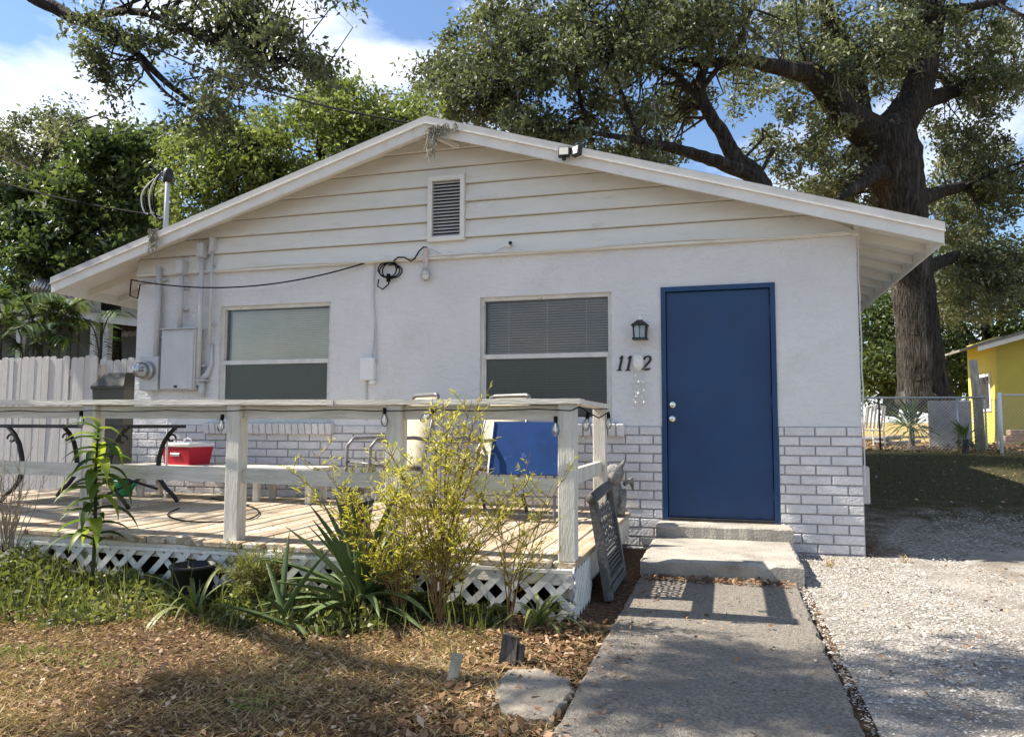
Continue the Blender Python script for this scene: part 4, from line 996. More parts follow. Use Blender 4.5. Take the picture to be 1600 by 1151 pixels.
# limbs: list of lists (px,py,depth,radius px); blobs: (px,py,rx,ry,depth,ddepth,count)
def tree(name,label,limbs,blobs,lm,nleaf,rc,ll,lw,up=.25,bark='bark',world=False,twigs=True,group=None,flat=.75,colbias=0.,trunk_n=18,amp=.12,wc=(),mossy=0):
    LP=[]; segs=[]
    for L in limbs:
        P=[]; R=[]
        for q in L:
            if len(q)==5: P.append(Vector(q[:3])); R.append(q[3])
            else:
                P.append(Vector(at(q[0],q[1],q[2]))); R.append(q[3]*q[2]/FPX)
        LP.append((P,R))
    base=LP[0][0][0]
    t=empty(name,base,label,'tree',group)
    mb=MB(); sk=[]
    for k,(P,R) in enumerate(LP):
        o,r=spline(P,R,6)
        for i in range(1,len(o)-1): o[i]=o[i]+Vector((random.uniform(-1,1),random.uniform(-1,1),random.uniform(-1,1)))*r[i]*(.03 if r[i]>.25 else .10)
        knobbly(mb,o,r,trunk_n if k==0 else 10,amp)
        sk+=list(zip(o,r))
    wp('trunk',mb,MT[bark],t,True)
    SKP=np.array([list(p) for p,_ in sk]) ; SKR=np.array([r for _,r in sk])
    C=[];
    for b in blobs:
        px,py,rx,ry,d,dd,n=b
        u=rng.normal(size=(n,3)); u=unit(u)*rng.random((n,1))**(1/2.2)
        for a in u: C.append(at(px+rx*a[0],py+ry*a[1],d+dd*a[2]))
    for (x,y,z,rx,ry,rz_,n) in wc:
        u=unit(rng.normal(size=(n,3)))*rng.random((n,1))**(1/2.2)
        for a in u: C.append(np.array([x+rx*a[0],y+ry*a[1],z+rz_*a[2]]))
    C=np.array(C)
    # twigs reaching the clumps
    tw=MB()
    if twigs:
        for c in C:
            dist=np.linalg.norm(SKP-c,axis=1); j=int(np.argmin(dist+ .3*rng.random(len(dist))))
            a=Vector(SKP[j]); b=Vector(c); L=(b-a).length
            if L<.2 or L>3.4: continue
            m1=a.lerp(b,.35)+Vector(rng.normal(size=3))*L*.09+Vector((0,0,L*.06)); m2=a.lerp(b,.7)+Vector(rng.normal(size=3))*L*.08+Vector((0,0,L*.05))
            r0=min(SKR[j]*.55,.012+.010*L); tw.tube([a,m1,m2,b],[r0,r0*.75,r0*.5,r0*.25],5,False)
        if tw.v: tag(wp('branches',tw,MT[bark],t,True),kind='stuff')
    # leaves
    n=len(C)*nleaf
    cs=np.repeat(C,nleaf,0); off=unit(rng.normal(size=(n,3)))*(rng.random((n,1))**.5)*rc*np.repeat(rng.uniform(.6,1.35,(len(C),1)),nleaf,0); off[:,2]*=flat
    # leaves gather on sprigs inside a clump
    k=max(4,nleaf//9); sp=off[rng.integers(0,n//nleaf,n)*0+ (np.arange(n)//nleaf)*nleaf + rng.integers(0,k,n)]
    P=cs+sp*.8+off*.32
    D=unit(off*.6/rc+rng.normal(size=(n,3))*.9+np.array([0,0,.1])); N=unit(rng.normal(size=(n,3))*.8+np.array([0,0,1])*up*3)
    rnd=np.clip(rng.beta(2,2.2,n)*.75+np.repeat(rng.uniform(-.12,.30,len(C)),nleaf)+colbias,0,1)
    s=rng.uniform(.55,1.4,n)
    V,Q,A=leaves(P,D,ll*s,lw*s,rnd,.1,N)
    cr=tag(wp('crown',npmesh('crown',V,Q,A),MT[lm],t),kind='stuff')
    if mossy:
        mm=MB()
        for k in range(mossy):
            c=C[rng.integers(0,len(C))]+rng.normal(size=3)*.12
            for q in range(5):
                x,y,z=c+rng.normal(size=3)*np.array([.10,.10,.05]); l=random.uniform(.25,.75); P=[(x+random.uniform(-.09,.09)*u,y+random.uniform(-.05,.05)*u,z-l*u) for u in (0,.3,.65,1)]
                mm.tube(P,[.018,.016,.011,.003],3,False)
        tag(wp('hanging_moss',mm,MT['moss'],t),kind='stuff')
    return t

# -- big live oak at the right, behind the wire fence
D=19.5
tree('live_oak','huge live oak with thick dark forked trunk behind the wire fence',
 [[(1444,628,D,42),(1440,600,D,35),(1434,520,D,30),(1426,440,D,30),(1416,370,D,33),(1404,300,D,36),(1393,245,D,42),(1378,205,D,40)],
  [(1385,225,D,34),(1350,200,D-.3,27),(1322,178,D-.8,23),(1300,150,D-1,20),(1272,120,D-1.5,17),(1225,108,D-2,12),(1160,95,D-2.5,9),(1100,100,D-3,6),(1050,95,D-3,4)],
  [(1345,195,D,17),(1338,150,D,17),(1335,110,D+.2,15),(1310,55,D+.2,13),(1290,10,D,11),(1275,-60,D,8)],
  [(1385,215,D,32),(1415,175,D+.3,26),(1432,140,D+.3,23),(1445,90,D+.3,20),(1455,40,D,18),(1462,-30,D,14),(1480,-140,D,9)],
  [(1425,165,D+.3,16),(1470,150,D+1,12),(1530,130,D+2,8),(1600,125,D+2,5)],
  [(1400,290,D,20),(1370,270,D-.5,14),(1350,285,D-1,9),(1310,310,D-1.5,6)],
  [(1435,470,D,22),(1400,430,D+.5,18),(1360,420,D+1,12)],
  [(1455,20,D,10),(1500,15,D,7),(1570,0,D+.5,5)],
  [(1415,320,D,15),(1470,300,D+1,10),(1530,290,D+2.5,7),(1600,300,D+3,4)],[(1432,430,D,14),(1480,405,D+1,9),(1540,395,D+2.5,6),(1600,400,D+3,4)]],
 [(1300,80,85,75,D,2.5,40),(1420,50,90,70,D+.5,2.5,50),(1550,90,70,100,D+2,2.5,50),(1540,290,80,80,D+3,2.5,62),(1390,110,60,60,D+2,1.5,18),(1470,330,50,70,D+3,1.5,22),(1500,460,90,50,D+4,2,40),(1300,250,70,70,D+1,2.5,36),(1280,180,60,50,D,2,14),
  (1530,390,75,60,D+3,2.5,32),(1340,320,40,35,D+2,1.5,12),(1500,200,60,60,D+2.5,2,18),(1230,30,55,45,D-1,2,14),(1470,-120,170,110,D,4,34),(1700,150,110,180,D+2,3.5,40),(1290,310,60,30,D+2,2,14)],
 'oakleaf',150,.62,.13,.062,.3,wc=[(6.0,16.4,5.0,1.6,1.2,.9,26)],mossy=22)
# -- second oak, leaning stem behind the ridge
D=16.
tree('live_oak','leaning live oak with pale stem seen over the right roof slope',
 [[(1215,500,D,20.4),(1200,330,D,17.7),(1182,280,D,14.3),(1150,248,D,12.2),(1128,210,D,10.2),(1105,172,D,8.8),(1095,130,D,6.8),(1110,80,D,5.4),(1120,20,D,4.1)],
  [(1185,278,D,12.2),(1120,252,D-.3,10.2),(1060,234,D-.6,8.2),(1005,222,D-.8,6.1),(950,212,D-1,4.1),(900,205,D-1,2.7)],
  [(1105,172,D,6.1),(1060,120,D,4.8),(1010,95,D,4.1),(960,80,D,3.4),(890,95,D,3.4),(840,115,D,2.7),(800,140,D,2.0)],
  [(1000,222,D-.8,4.8),(985,180,D-.8,4.1),(960,120,D-.6,3.4),(935,60,D-.5,3.4),(920,0,D-.5,2.7)],
  [(900,105,D,4.1),(905,150,D-.3,3.4),(920,200,D-.5,3.4),(925,225,D-.5,3.4)],
  [(1095,140,D,4.8),(1130,95,D,4.1),(1160,50,D,3.4),(1180,0,D,2.7)]],
 [(900,90,110,85,D,2.2,70),(760,90,90,85,D+.5,2.,60),(1040,60,100,70,D,2.2,52),(850,200,90,40,D,1.8,36),(1130,60,70,70,D,1.8,20),(720,170,80,40,D+1,1.8,24),(980,170,80,40,D,1.8,16),(1010,255,60,20,D,1.5,9),(950,-40,200,60,D,3,34),(680,110,35,35,D+1,1.2,10),(1210,240,35,50,D+3,1.5,10),(1180,130,60,50,D+3,1.5,12),(1060,160,60,40,D+2,1.5,14),(1000,235,90,25,D+2,1.2,14),(1120,-20,120,50,D,2.5,24),(880,30,200,50,D+1.5,2,28)],
 'oakleaf',150,.55,.115,.054,.3,mossy=16)
# -- yellow green laurel oak left of the ridge
D=15.
tree('laurel_oak','dense yellow green tree behind the left roof slope',
 [[(520,620,D,12),(518,450,D,10),(515,330,D,8),(500,240,D,6),(505,170,D,4)],[(515,330,D,6),(570,270,D-.4,4),(600,210,D-.5,3)],[(515,330,D,6),(440,280,D-.4,4),(400,220,D-.5,3)],[(518,400,D,5),(580,310,D-.6,4),(620,280,D-.6,3)]],
 [(520,180,95,55,D,1.8,46),(410,230,75,60,D,1.6,38),(570,240,70,50,D-.4,1.4,34),(330,250,75,65,D,1.5,44),(290,330,60,50,D,1.2,20),(460,290,120,50,D-.4,1.4,40),(620,170,60,50,D+.4,1.3,24),(380,340,90,40,D,1.2,22)],
 'brightleaf',150,.50,.10,.048,.3,colbias=.05)
# -- broad leaved dark green tree by the mast
D=17.
tree('camphor_tree','dark glossy green tree left of the service mast',
 [[(170,620,D,16),(175,480,D,13),(180,380,D,11),(185,290,D,7),(180,210,D,4)],[(180,380,D,7),(120,320,D-.3,5),(70,280,D-.4,4)],[(180,360,D,6),(240,310,D,4),(270,290,D,3)],[(176,430,D,6),(90,390,D-.5,4),(40,370,D-.6,3)]],
 [(180,240,75,45,D,1.3,34),(120,310,95,60,D,1.4,44),(220,330,60,55,D,1.2,28),(60,390,80,60,D-.5,1.2,40),(150,410,90,50,D-.4,1.2,30),(-20,330,60,80,D,1.3,18),(40,450,60,30,D-.6,.8,12)],
 'darkleaf',150,.60,.16,.075,.35)
# -- far grey green tree at the left edge
D=26.
tree('far_oak','far grey green tree at the left edge of the view',
 [[(60,600,D,9),(60,400,D,8),(70,260,D,6),(85,200,D,3)],[(65,300,D,5),(30,240,D,3),(15,200,D,2)]],
 [(90,205,45,40,D,2,24),(20,225,40,50,D,2,22),(130,240,50,35,D,2,16),(60,290,70,45,D,2,20),(250,215,60,30,D,2,12)],
 'oakleaf',130,.8,.16,.075,.3,colbias=.1)
# -- oak whose limbs hang into the top left; stands out of frame at the left
def W5(x,y,z,r): return (x,y,z,r,0)
lim=[at(60,0,11.5),at(120,30,11.4),at(165,45,11.3),at(215,85,11.2),at(255,125,11.1),at(300,160,11)]
tree('live_oak','live oak at the left whose leafy limbs hang into the top left sky',
 [[W5(-15.5,-1.0,-.1,.55),W5(-15.4,-1.0,1.5,.42),W5(-15.1,-.9,3.2,.36),W5(-14.6,-.8,4.6,.32),W5(-13.8,-.4,6.0,.26)],
  [W5(-14.3,-.6,5.2,.24),W5(*(at(-40,-30,11.6)),.15),W5(*lim[0],.10),W5(*lim[1],.085),W5(*lim[2],.075),W5(*lim[3],.06),W5(*lim[4],.045),W5(*lim[5],.03)],
  [W5(*lim[1],.06),W5(*at(220,20,11),.05),W5(*at(320,60,10.8),.04),W5(*at(430,95,10.6),.028),W5(*at(500,120,10.4),.015)],
  [W5(*lim[3],.04),W5(*at(225,105,11),.03),W5(*at(265,150,10.9),.02),W5(*at(330,190,10.8),.012)],
  [W5(-14.6,-.8,4.6,.22),W5(-13.2,-2.0,5.8,.17),W5(-11.6,-2.8,6.4,.11),W5(-10.0,-4.0,6.7,.08),W5(-8.6,-4.4,6.6,.06),W5(-7.2,-4.2,6.4,.045),W5(-5.6,-3.6,6.2,.02)]],
 [(190,50,110,45,11.2,1.1,17),(340,45,110,45,10.9,1.0,18),(440,70,75,45,10.7,.9,14),(330,165,65,50,10.9,.9,17),(400,20,110,30,10.8,1,10),(180,115,50,45,11.2,.7,8),(480,110,40,35,10.5,.7,8),(380,120,60,40,10.8,.8,10),(300,-50,180,60,11,1.5,24),(500,-20,60,40,10.6,.8,6)],
 'oakleaf',110,.40,.088,.040,.3,wc=[(-9.0,-4.95,6.25,.40,.7,.3,18),(-7.9,-5.1,6.2,.5,.35,.3,6),(-6.75,-4.15,6.15,.75,.72,.4,30),(-5.5,-3.5,6.1,.75,.25,.3,14),(-6.3,-5.4,6.2,.9,.5,.4,16),(-5.2,-4.7,6.2,.6,.35,.3,8),(-12.0,-2.2,6.6,.9,.5,.5,6),(-14,-1.5,7.5,2,2,1.2,40)])
# -- trees beyond the wire fence and yellow house (dark mass)
for k,(px_,D,w_,hh,lab) in enumerate(((1390,31,110,470,'dark leafy tree far behind the big oak trunk'),(1545,33,130,430,'dark leafy tree rising behind the yellow house'),(1700,30,110,400,'dark leafy tree beyond the right edge behind the yellow house'))):
    tree('background_tree',lab,[[(px_,650,D,12),(px_+4,560,D,10),(px_-5,480,D,8),(px_,hh,D,5)],[(px_,540,D,6),(px_+40,470,D,4),(px_+70,440,D,3)],[(px_,560,D,6),(px_-50,500,D,4),(px_-70,470,D,3)]],
     [(px_,hh,w_*.8,70,D,3,30),(px_-w_*.5,hh+70,w_*.6,60,D-.5,2.5,22),(px_+w_*.5,hh+70,w_*.6,60,D-.5,2.5,22),(px_,hh+120,w_,50,D-1,2.5,34),(px_-15,585,w_*.8,55,D-2,2.,34),(px_-w_*.5,hh+30,w_*.5,80,D,2.5,24)],
     'darkleaf',120,1.0,.19,.09,.3,group='trees beyond the fence',colbias=-.05)
# ================================================================ FENCE AND NEIGHBOUR AT THE LEFT
FY=.95
fe=empty('picket_fence',(-9.5,FY,.2),'white dog eared picket fence at the left behind the deck','fence')
def picketmesh(w_,h,dog=True):
    mb=MB(); a=w_/2
    poly=[(-a,0),(a,0),(a,h-.035),(a*.72,h-.008),(a*.3,h),(-a*.3,h),(-a*.72,h-.008),(-a,h-.035)]
    mb.prism(poly,-.009,.009); me=mb.mesh('picket'); me.materials.append(MT['picket']); return me
pm=[picketmesh(.105,1.80+d) for d in (-.012,0,.012,.02)]
x=-8.42; k=0
xr=onY(150,600,FY)[0]
x=xr
while x>-14:
    o=link('picket',random.choice(pm),None,fe,loc=Vector((x,FY-.03,.14))-Vector(fe.location)); o.rotation_euler=(random.uniform(-.006,.006),random.uniform(-.008,.008),0); x-=.112
for zz in (.45,1.15,1.7): wp('rail',MB().bbox(-14,xr+.05,FY-.019,FY+.02,zz,zz+.085,.004),MT['picket'],fe)
for x in (xr+.0,xr-2.4,xr-4.4): wp('post',MB().bbox(x-.045,x+.045,FY+.022,FY+.11,0,1.85,.005),MT['picket'],fe)
# second run, further back beyond the bin
F2=1.9
f2=empty('picket_fence',(-9.,F2,.2),'short run of white pickets behind the grey bin','fence')
xa=onY(163,600,F2)[0]; x=xa
while x<onY(222,600,F2)[0]+.5:
    link('picket',random.choice(pm),None,f2,loc=Vector((x,F2-.03,.20))-Vector(f2.location)); x+=.118
for zz in (.5,1.2): wp('rail',MB().bbox(xa-.05,x,F2-.019,F2+.02,zz,zz+.085,.004),MT['picket'],f2)
# raised board panel between fence and bin
a=onY(150,598,1.0); b=onY(175,610,1.0)
wp('end_board',MB().prism([(a[0],.2),(b[0],.2),(b[0],b[2]-.05),(a[0],a[2])],.99,1.01),MT['picket'],fe)
# bin
MT['bin']=mat('grey_bin_plastic',(.075,.075,.062),.6,.1,6)
bx=onY(197,600,.75)
bn=empty('trash_bin',(bx[0],.75,.2),'tall grey wheeled trash bin with lid by the left house corner','bin')
mb=taper(.34,.40,.46,.56,0,1.30); link('body',mb,MT['bin'],bn)
link('rim',MB().bbox(-.25,.25,-.30,.30,1.301,1.335,.01),MT['bin'],bn)
lidm=MB(); lidm.add([(-.24,-.30,1.336),(.24,-.30,1.336),(.24,.31,1.336),(-.24,.31,1.336),(-.15,-.18,1.50),(.15,-.18,1.50),(.17,.28,1.53),(-.17,.28,1.53)],[(3,2,1,0),(4,5,6,7),(0,1,5,4),(1,2,6,5),(2,3,7,6),(3,0,4,7)]); link('lid',lidm,MT['bin'],bn)
for s in (-1,1): link('wheel',MB().lathe([(.11,-.02),(.11,.02)],(s*.22,.26,.11),14,Matrix.Rotation(R_(90),4,'Y')),MT['rubber'],bn)
link('handle',MB().tube([(-.18,.30,1.27),(-.18,.37,1.29),(.18,.37,1.29),(.18,.30,1.27)],.014,6),MT['bin'],bn)
# neighbour house: low roof with carport
NY=5.2
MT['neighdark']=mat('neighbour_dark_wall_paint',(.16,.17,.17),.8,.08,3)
def nb_(px_,py_,Y=NY): return onY(px_,py_,Y)
nh=empty('neighbour_house',(-14,NY,.3),'low flat roofed neighbour house with carport behind the picket fence','house')
l=nb_(-420,425); r=nb_(235,500); 
mb=MB(); mb.prism([(l[0],l[2]),(r[0]+1.2,r[2]-.10),(r[0]+1.2,r[2]-.30),(l[0],l[2]-.22)],NY-.03,NY+.01); wp('fascia',mb,MT['neighwall'],nh)
mb=MB(); mb.prism([(l[0],l[2]+.03),(r[0]+1.2,r[2]-.07),(r[0]+1.2,r[2]-.12),(l[0],l[2]-.02)],NY-.10,NY+6); wp('roof',mb,MT['shingle'],nh)
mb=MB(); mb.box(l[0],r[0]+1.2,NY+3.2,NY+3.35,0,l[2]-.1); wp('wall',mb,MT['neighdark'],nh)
for px_ in (137,157,20): 
    p=nb_(px_,560); wp('column',MB().box(p[0]-.06,p[0]+.06,NY+.1,NY+.22,0,nb_(px_,492)[2]-.02),MT['neighwall'] if px_!=157 else MT['util'],nh)
a=nb_(176,522,NY+2.5); b=nb_(214,530,NY+2.5); c2=nb_(214,505,NY+2.5)
mb=MB()
for k in range(9):
    t0,t1=k/9,(k+1)/9; X0=a[0]+(b[0]+.6-a[0])*t0; X1=a[0]+(b[0]+.6-a[0])*t1
    mb.tube([((X0+X1)/2,NY+2.2,a[2]-.05),((X0+X1)/2,NY+3.1,c2[2]+.15)],(X1-X0)/2*1.02,8)
wp('corrugated_awning',mb,MT['neighwall'],nh)
mb=MB(); w0=nb_(20,520,NY+3.19); mb.bbox(w0[0]-.7,w0[0]+.7,NY+3.16,NY+3.19,1.2,2.2,.005); wn=wp('window',mb,MT['white'],nh); wp('pane',MB().box(w0[0]-.62,w0[0]+.62,NY+3.15,NY+3.159,1.28,2.12),MT['dark'],wn)
# neighbour gable slope seen left
a=nb_(50,500); mb=MB(); mb.prism([(a[0]-.3,a[2]-.05),(nb_(75,480)[0],nb_(75,480)[2]),(nb_(120,492)[0],nb_(120,492)[2]),(nb_(75,500)[0],nb_(75,500)[2])],NY-.06,NY-.035); wp('awning_brace',mb,MT['neighwall'],nh)
# turbine vent on the neighbour roof
tv=nb_(66,462,NY+.15)
tb2=empty('turbine_vent',tv,'ribbed silver roof turbine vent on the neighbour roof','roof vent')
sm('collar',MB().tube([(0,0,-.12),(0,0,.02)],.12,14),MT['steel'],tb2)
for k in range(18):
    t=2*math.pi*k/18; P=[(.12*math.cos(t),.12*math.sin(t),.02),(.19*math.cos(t+.3),.19*math.sin(t+.3),.12),(.20*math.cos(t+.5),.20*math.sin(t+.5),.20),(.12*math.cos(t+.8),.12*math.sin(t+.8),.31),(.03*math.cos(t+.8),.03*math.sin(t+.8),.335)]
    sm('fin',MB().tube(P,[.03,.036,.036,.026,.01],4),MT['steel'],tb2)
# areca palm behind the fence
pc=at(40,565,11.2)
pl=empty('areca_palm',(pc[0],pc[1],.3),'feathery green palm clump behind the picket fence','palm')
stems=MB(); parts=[]
for k in range(24):
    az=random.uniform(0,6.28); L=random.uniform(.9,1.7); base=Vector((pc[0]+random.uniform(-.7,1.0),pc[1]+random.uniform(-.3,.4),random.uniform(1.8,2.6)))
    P=[]; el=random.uniform(.9,1.35)
    for t in np.linspace(0,1,9): P.append(base+Vector((math.cos(az)*L*(math.cos(el)*t+.35*t*t),math.sin(az)*L*.6*(math.cos(el)*t+.3*t*t),L*(math.sin(el)*t-.62*t*t))))
    stems.tube([(base.x,base.y,.2)]+P,[.02]+[.012-.001*i for i in range(9)],5)
    pp=[];dd=[]
    for i in range(8):
        for q in range(5):
            p=P[i].lerp(P[i+1],q/5); d=(P[i+1]-P[i]).normalized()
            for s in (-1,1):
                sd=d.cross(Vector((0,0,1))).normalized()*s; pp.append(p); dd.append(sd*.8+d*.6+Vector((0,0,-.25)))
    n=len(pp); parts.append(leaves(np.array(pp),np.array(dd),rng.uniform(.22,.36,n),.03,np.clip(rng.beta(2,2,n)+rng.uniform(-.3,.3),0,1),.2,np.tile([0,0,1.],(n,1))+rng.normal(size=(n,3))*.2))
wp('stems',stems,MT['twig'],pl); V,Q,A=merge(parts); wp('fronds',npmesh('fronds',V,Q,A),MT['palmleaf'],pl)

# ================================================================ RIGHT BACK YARD
FR=10.6; gzr=float(gz(3,FR))
cf=empty('chain_link_fence',(3.5,FR,gzr),'low galvanised chain link fence across the back yard at the right','fence')
xa=onY(1335,650,FR)[0]; xb=onY(1541,650,FR)[0]; zt=onY(1450,621,FR)[2]
wp('top_rail',MB().tube([(xa-1.5,FR,zt),(xb,FR,zt)],.022,8),MT['steel'],cf,True)
for px_ in (1374,1496): 
    p=onY(px_,650,FR); wp('post',MB().tube([(p[0],FR,gzr-.1),(p[0],FR,zt)],.024 if px_>1400 else .018,8),MT['steel'] if px_>1400 else MT['iron'],cf,True)
mb=MB(); stp=.07; L=xb-xa+1.5; h=zt-gzr
for k in range(int((L+h)/stp)):
    t=-h+k*stp
    v0=max(0,-t); v1=min(h,L-t)
    if v1>v0+.02:
        mb.tube([(xa-1.5+t+v0,FR+.002,gzr+v0),(xa-1.5+t+v1,FR+.002,gzr+v1)],.0028,3,False); mb.tube([(xb-t-v0,FR-.003,gzr+v0),(xb-t-v1,FR-.003,gzr+v1)],.0028,3,False)
wp('wire_mesh',mb,MT['steel'],cf)
# gate panel with pale posts right of the wooden post
g2=empty('chain_link_gate',(6,FR-.3,gzr),'chain link gate and run right of the wooden post by the yellow house','gate')
ga=onY(1540,650,FR-.2); gb=onY(1557,650,FR-.2); gp=onY(1563,650,FR-.5)
z1=onY(1545,624,FR-.2)[2]; z2=onY(1575,617,FR-.5)[2]
wp('post',MB().tube([(gp[0],FR-.5,gzr-.1),(gp[0],FR-.5,onY(1562,613,FR-.5)[2])],.035,10),MT['plaswhite'],g2,True)
wp('top_rail',MB().tube([(gp[0],FR-.5,z2),(gp[0]+3,FR-.5,z2)],.018,8),MT['plaswhite'],g2,True)
wp('gate_frame',MB().tube([(ga[0],FR-.2,gzr+.05),(ga[0],FR-.2,z1),(gb[0],FR-.2,z1),(gb[0],FR-.2,gzr+.05)],.02,8),MT['steel'],g2)
mb=MB(); L=3.; 
for k in range(int((L+h)/stp)):
    t=-h+k*stp; v0=max(0,-t); v1=min(h,L-t)
    if v1>v0+.02: mb.tube([(gp[0]+t+v0,FR-.5,gzr+v0),(gp[0]+t+v1,FR-.5,gzr+v1)],.0026,3,False); mb.tube([(gp[0]+L-t-v0,FR-.504,gzr+v0),(gp[0]+L-t-v1,FR-.504,gzr+v1)],.0026,3,False)
for k in range(int((gb[0]-ga[0]+1.0)/stp)):
    t=-1.0+k*stp; Lg=gb[0]-ga[0]; v0=max(0,-t); v1=min(1.,Lg-t)
    if v1>v0+.02: mb.tube([(ga[0]+t+v0,FR-.2,gzr+.05+v0),(ga[0]+t+v1,FR-.2,gzr+.05+v1)],.0026,3,False); mb.tube([(gb[0]-t-v0,FR-.204,gzr+.05+v0),(gb[0]-t-v1,FR-.204,gzr+.05+v1)],.0026,3,False)
wp('wire_mesh',mb,MT['steel'],g2)
p=onY(1527,650,FR+.1); zt2=onY(1523,562,FR+.1)[2]
MT['oldpost']=mat('grey_old_post',(.42,.37,.28),.9,.25,6,bump=.5,bscale=20,stretch=(6,6,1))
tag(link('wooden_post',MB().tube([(p[0]+.04,FR+.1,gzr-.2),(p[0]+.02,FR+.1,(gzr+zt2)/2),(p[0]-.04,FR+.1,zt2)],[.10,.09,.075],10).mesh('wooden_post',True),MT['oldpost']),'tall old wooden post at the end of the chain link fence','post')
# yellow house
YY=15.; c0=onY(1561,650,YY); e0=onY(1528,541,YY-.6); e1=onY(1600,521,YY-.6)
yh=empty('yellow_house',(c0[0]+3,YY,gzr),'bright yellow neighbour house with shingle roof at the right edge','house')
zw=onY(1561,538,YY)[2]
wp('wall',MB().box(c0[0],c0[0]+9,YY,YY+2.4,gzr-.2,zw+.2),MT['yellow'],yh)
sl2=(e1[2]-e0[2])/(e1[0]-e0[0])
mb=MB(); mb.prism([(e0[0],e0[2]),(e0[0]+5,e0[2]+5*sl2*1.0),(e0[0]+5,e0[2]+5*sl2-.12),(e0[0],e0[2]-.12)],YY-.62,YY-.58); wp('fascia',mb,MT['trim'],yh)
mb=MB(); mb.add([(e0[0]-.03,YY-.66,e0[2]+.02),(e0[0]+12,YY-.66,e0[2]+12*sl2*.4+.02),(e0[0]+12,YY+3.5,e0[2]+2.2),(e0[0]+2.5,YY+3.5,e0[2]+1.5),(e0[0]-.03,YY+8,e0[2]+.02)],[(0,1,2,3),(0,3,4)])
mb=MB(); mb.prism([(e0[0]-.03,e0[2]+.0),(e0[0]+5,e0[2]+5*sl2+.0),(e0[0]+10,e0[2]),(e0[0]+10,e0[2]+.05),(e0[0]+5,e0[2]+5*sl2+.07),(e0[0]-.03,e0[2]+.06)],YY-.68,YY+2.7); wp('roof',mb,MT['shingle'],yh)
# gable fill
mb=MB(); mb.prism([(c0[0],zw+.1),(c0[0]+9,zw+.1),(e0[0]+5,e0[2]+5*sl2-.15)],YY+.05,YY+.2); wp('gable',mb,MT['yellow'],yh)
mb=MB(); w_=onY(1590,600,YY); 
sw=wp('window',MB().box(c0[0]-.03,c0[0]-.001,YY+.5,YY+1.5,gzr+.9,gzr+1.9),MT['white'],yh); wp('pane',MB().box(c0[0]-.04,c0[0]-.031,YY+.58,YY+1.42,gzr+.98,gzr+1.82),MT['dark'],sw)
# bricks by the yellow wall
bq=onY(1578,690,YY-1.2)
for k in range(3):
    MT.setdefault('redbrick',mat('old_brick',(.30,.22,.17),.9,.2,10,perobj=.15))
    tag(link('loose_block',MB().bbox(bq[0]-.25+.12*k,bq[0]+.15+.16*k,YY-1.3,YY-1.0,gzr+.02+.14*k,gzr+.15+.14*k,.01),MT['redbrick']),['bottom brown block of the small stack by the yellow wall','middle brown block of the small stack by the yellow wall','top brown block of the small stack by the yellow wall'][k],'block','blocks stacked by the yellow wall')
# rough timber board behind the fence
MT['board']=mat('grey_weathered_board',(.33,.31,.30),.9,.2,4,bump=.3,bscale=20,dirt=(.2,.19,.18),dscale=3)
ba=onY(1452,690,FR+1.5); bb=onY(1520,690,FR+1.5); bt=onY(1480,626,FR+1.5)[2]
tag(link('grey_board',MB().bbox(ba[0],bb[0],FR+1.5,FR+1.54,gzr-.02,bt,.01),MT['board']),'grey weathered sheet of board stood behind the wire fence','board')
# white garden chairs beyond the fence
def wchair(c,rot,label):
    o=empty('white_chair',c,label,'chair','white chairs beyond the fence',rot=(0,0,rot))
    for s in (-1,1):
        link('back_leg',MB().tube([(s*.24,.25,0),(s*.24,.2,.42),(s*.22,.34,.95)],.018,6),MT['plaswhite'],o); link('front_leg',MB().tube([(s*.25,-.25,0),(s*.25,-.24,.62),(s*.25,.1,.66),(s*.24,.24,.6)],.018,6),MT['plaswhite'],o)
    link('seat',MB().bbox(-.24,.24,-.25,.22,.40,.43,.01),MT['plaswhite'],o)
    for k in range(5): link('back_slat',MB().bar((-.18+.09*k,.21,.46),(-.17+.085*k,.335,.95),.05,.012,(0,1,0)),MT['plaswhite'],o)
    link('back_top',MB().tube([(-.22,.34,.95),(0,.36,1.0),(.22,.34,.95)],.02,6),MT['plaswhite'],o)
q=onY(1358,690,FR+1.8); wchair((q[0],FR+1.8,gzr),R_(200),'white slatted garden chair close to the house corner beyond the fence')
q=onY(1512,690,FR+2.4); wchair((q[0],FR+2.4,gzr),R_(60),'white garden chair behind the grey board beyond the fence')
# logs / debris behind fence at left
for k,(px_,lab) in enumerate(((1372,'short pale log lying on dry leaves beyond the fence'),(1400,'second pale log beside the yucca beyond the fence'))):
    q=onY(px_,672+8*k,FR+2.2); tag(link('fallen_log',MB().tube([(q[0]-.5,FR+2.2,gzr+.22-.1*k),(q[0],FR+2.25,gzr+.2-.1*k),(q[0]+.5,FR+2.1,gzr+.26-.1*k)],[.07,.06,.05],8).mesh('log',True),MT['board']),lab,'log')
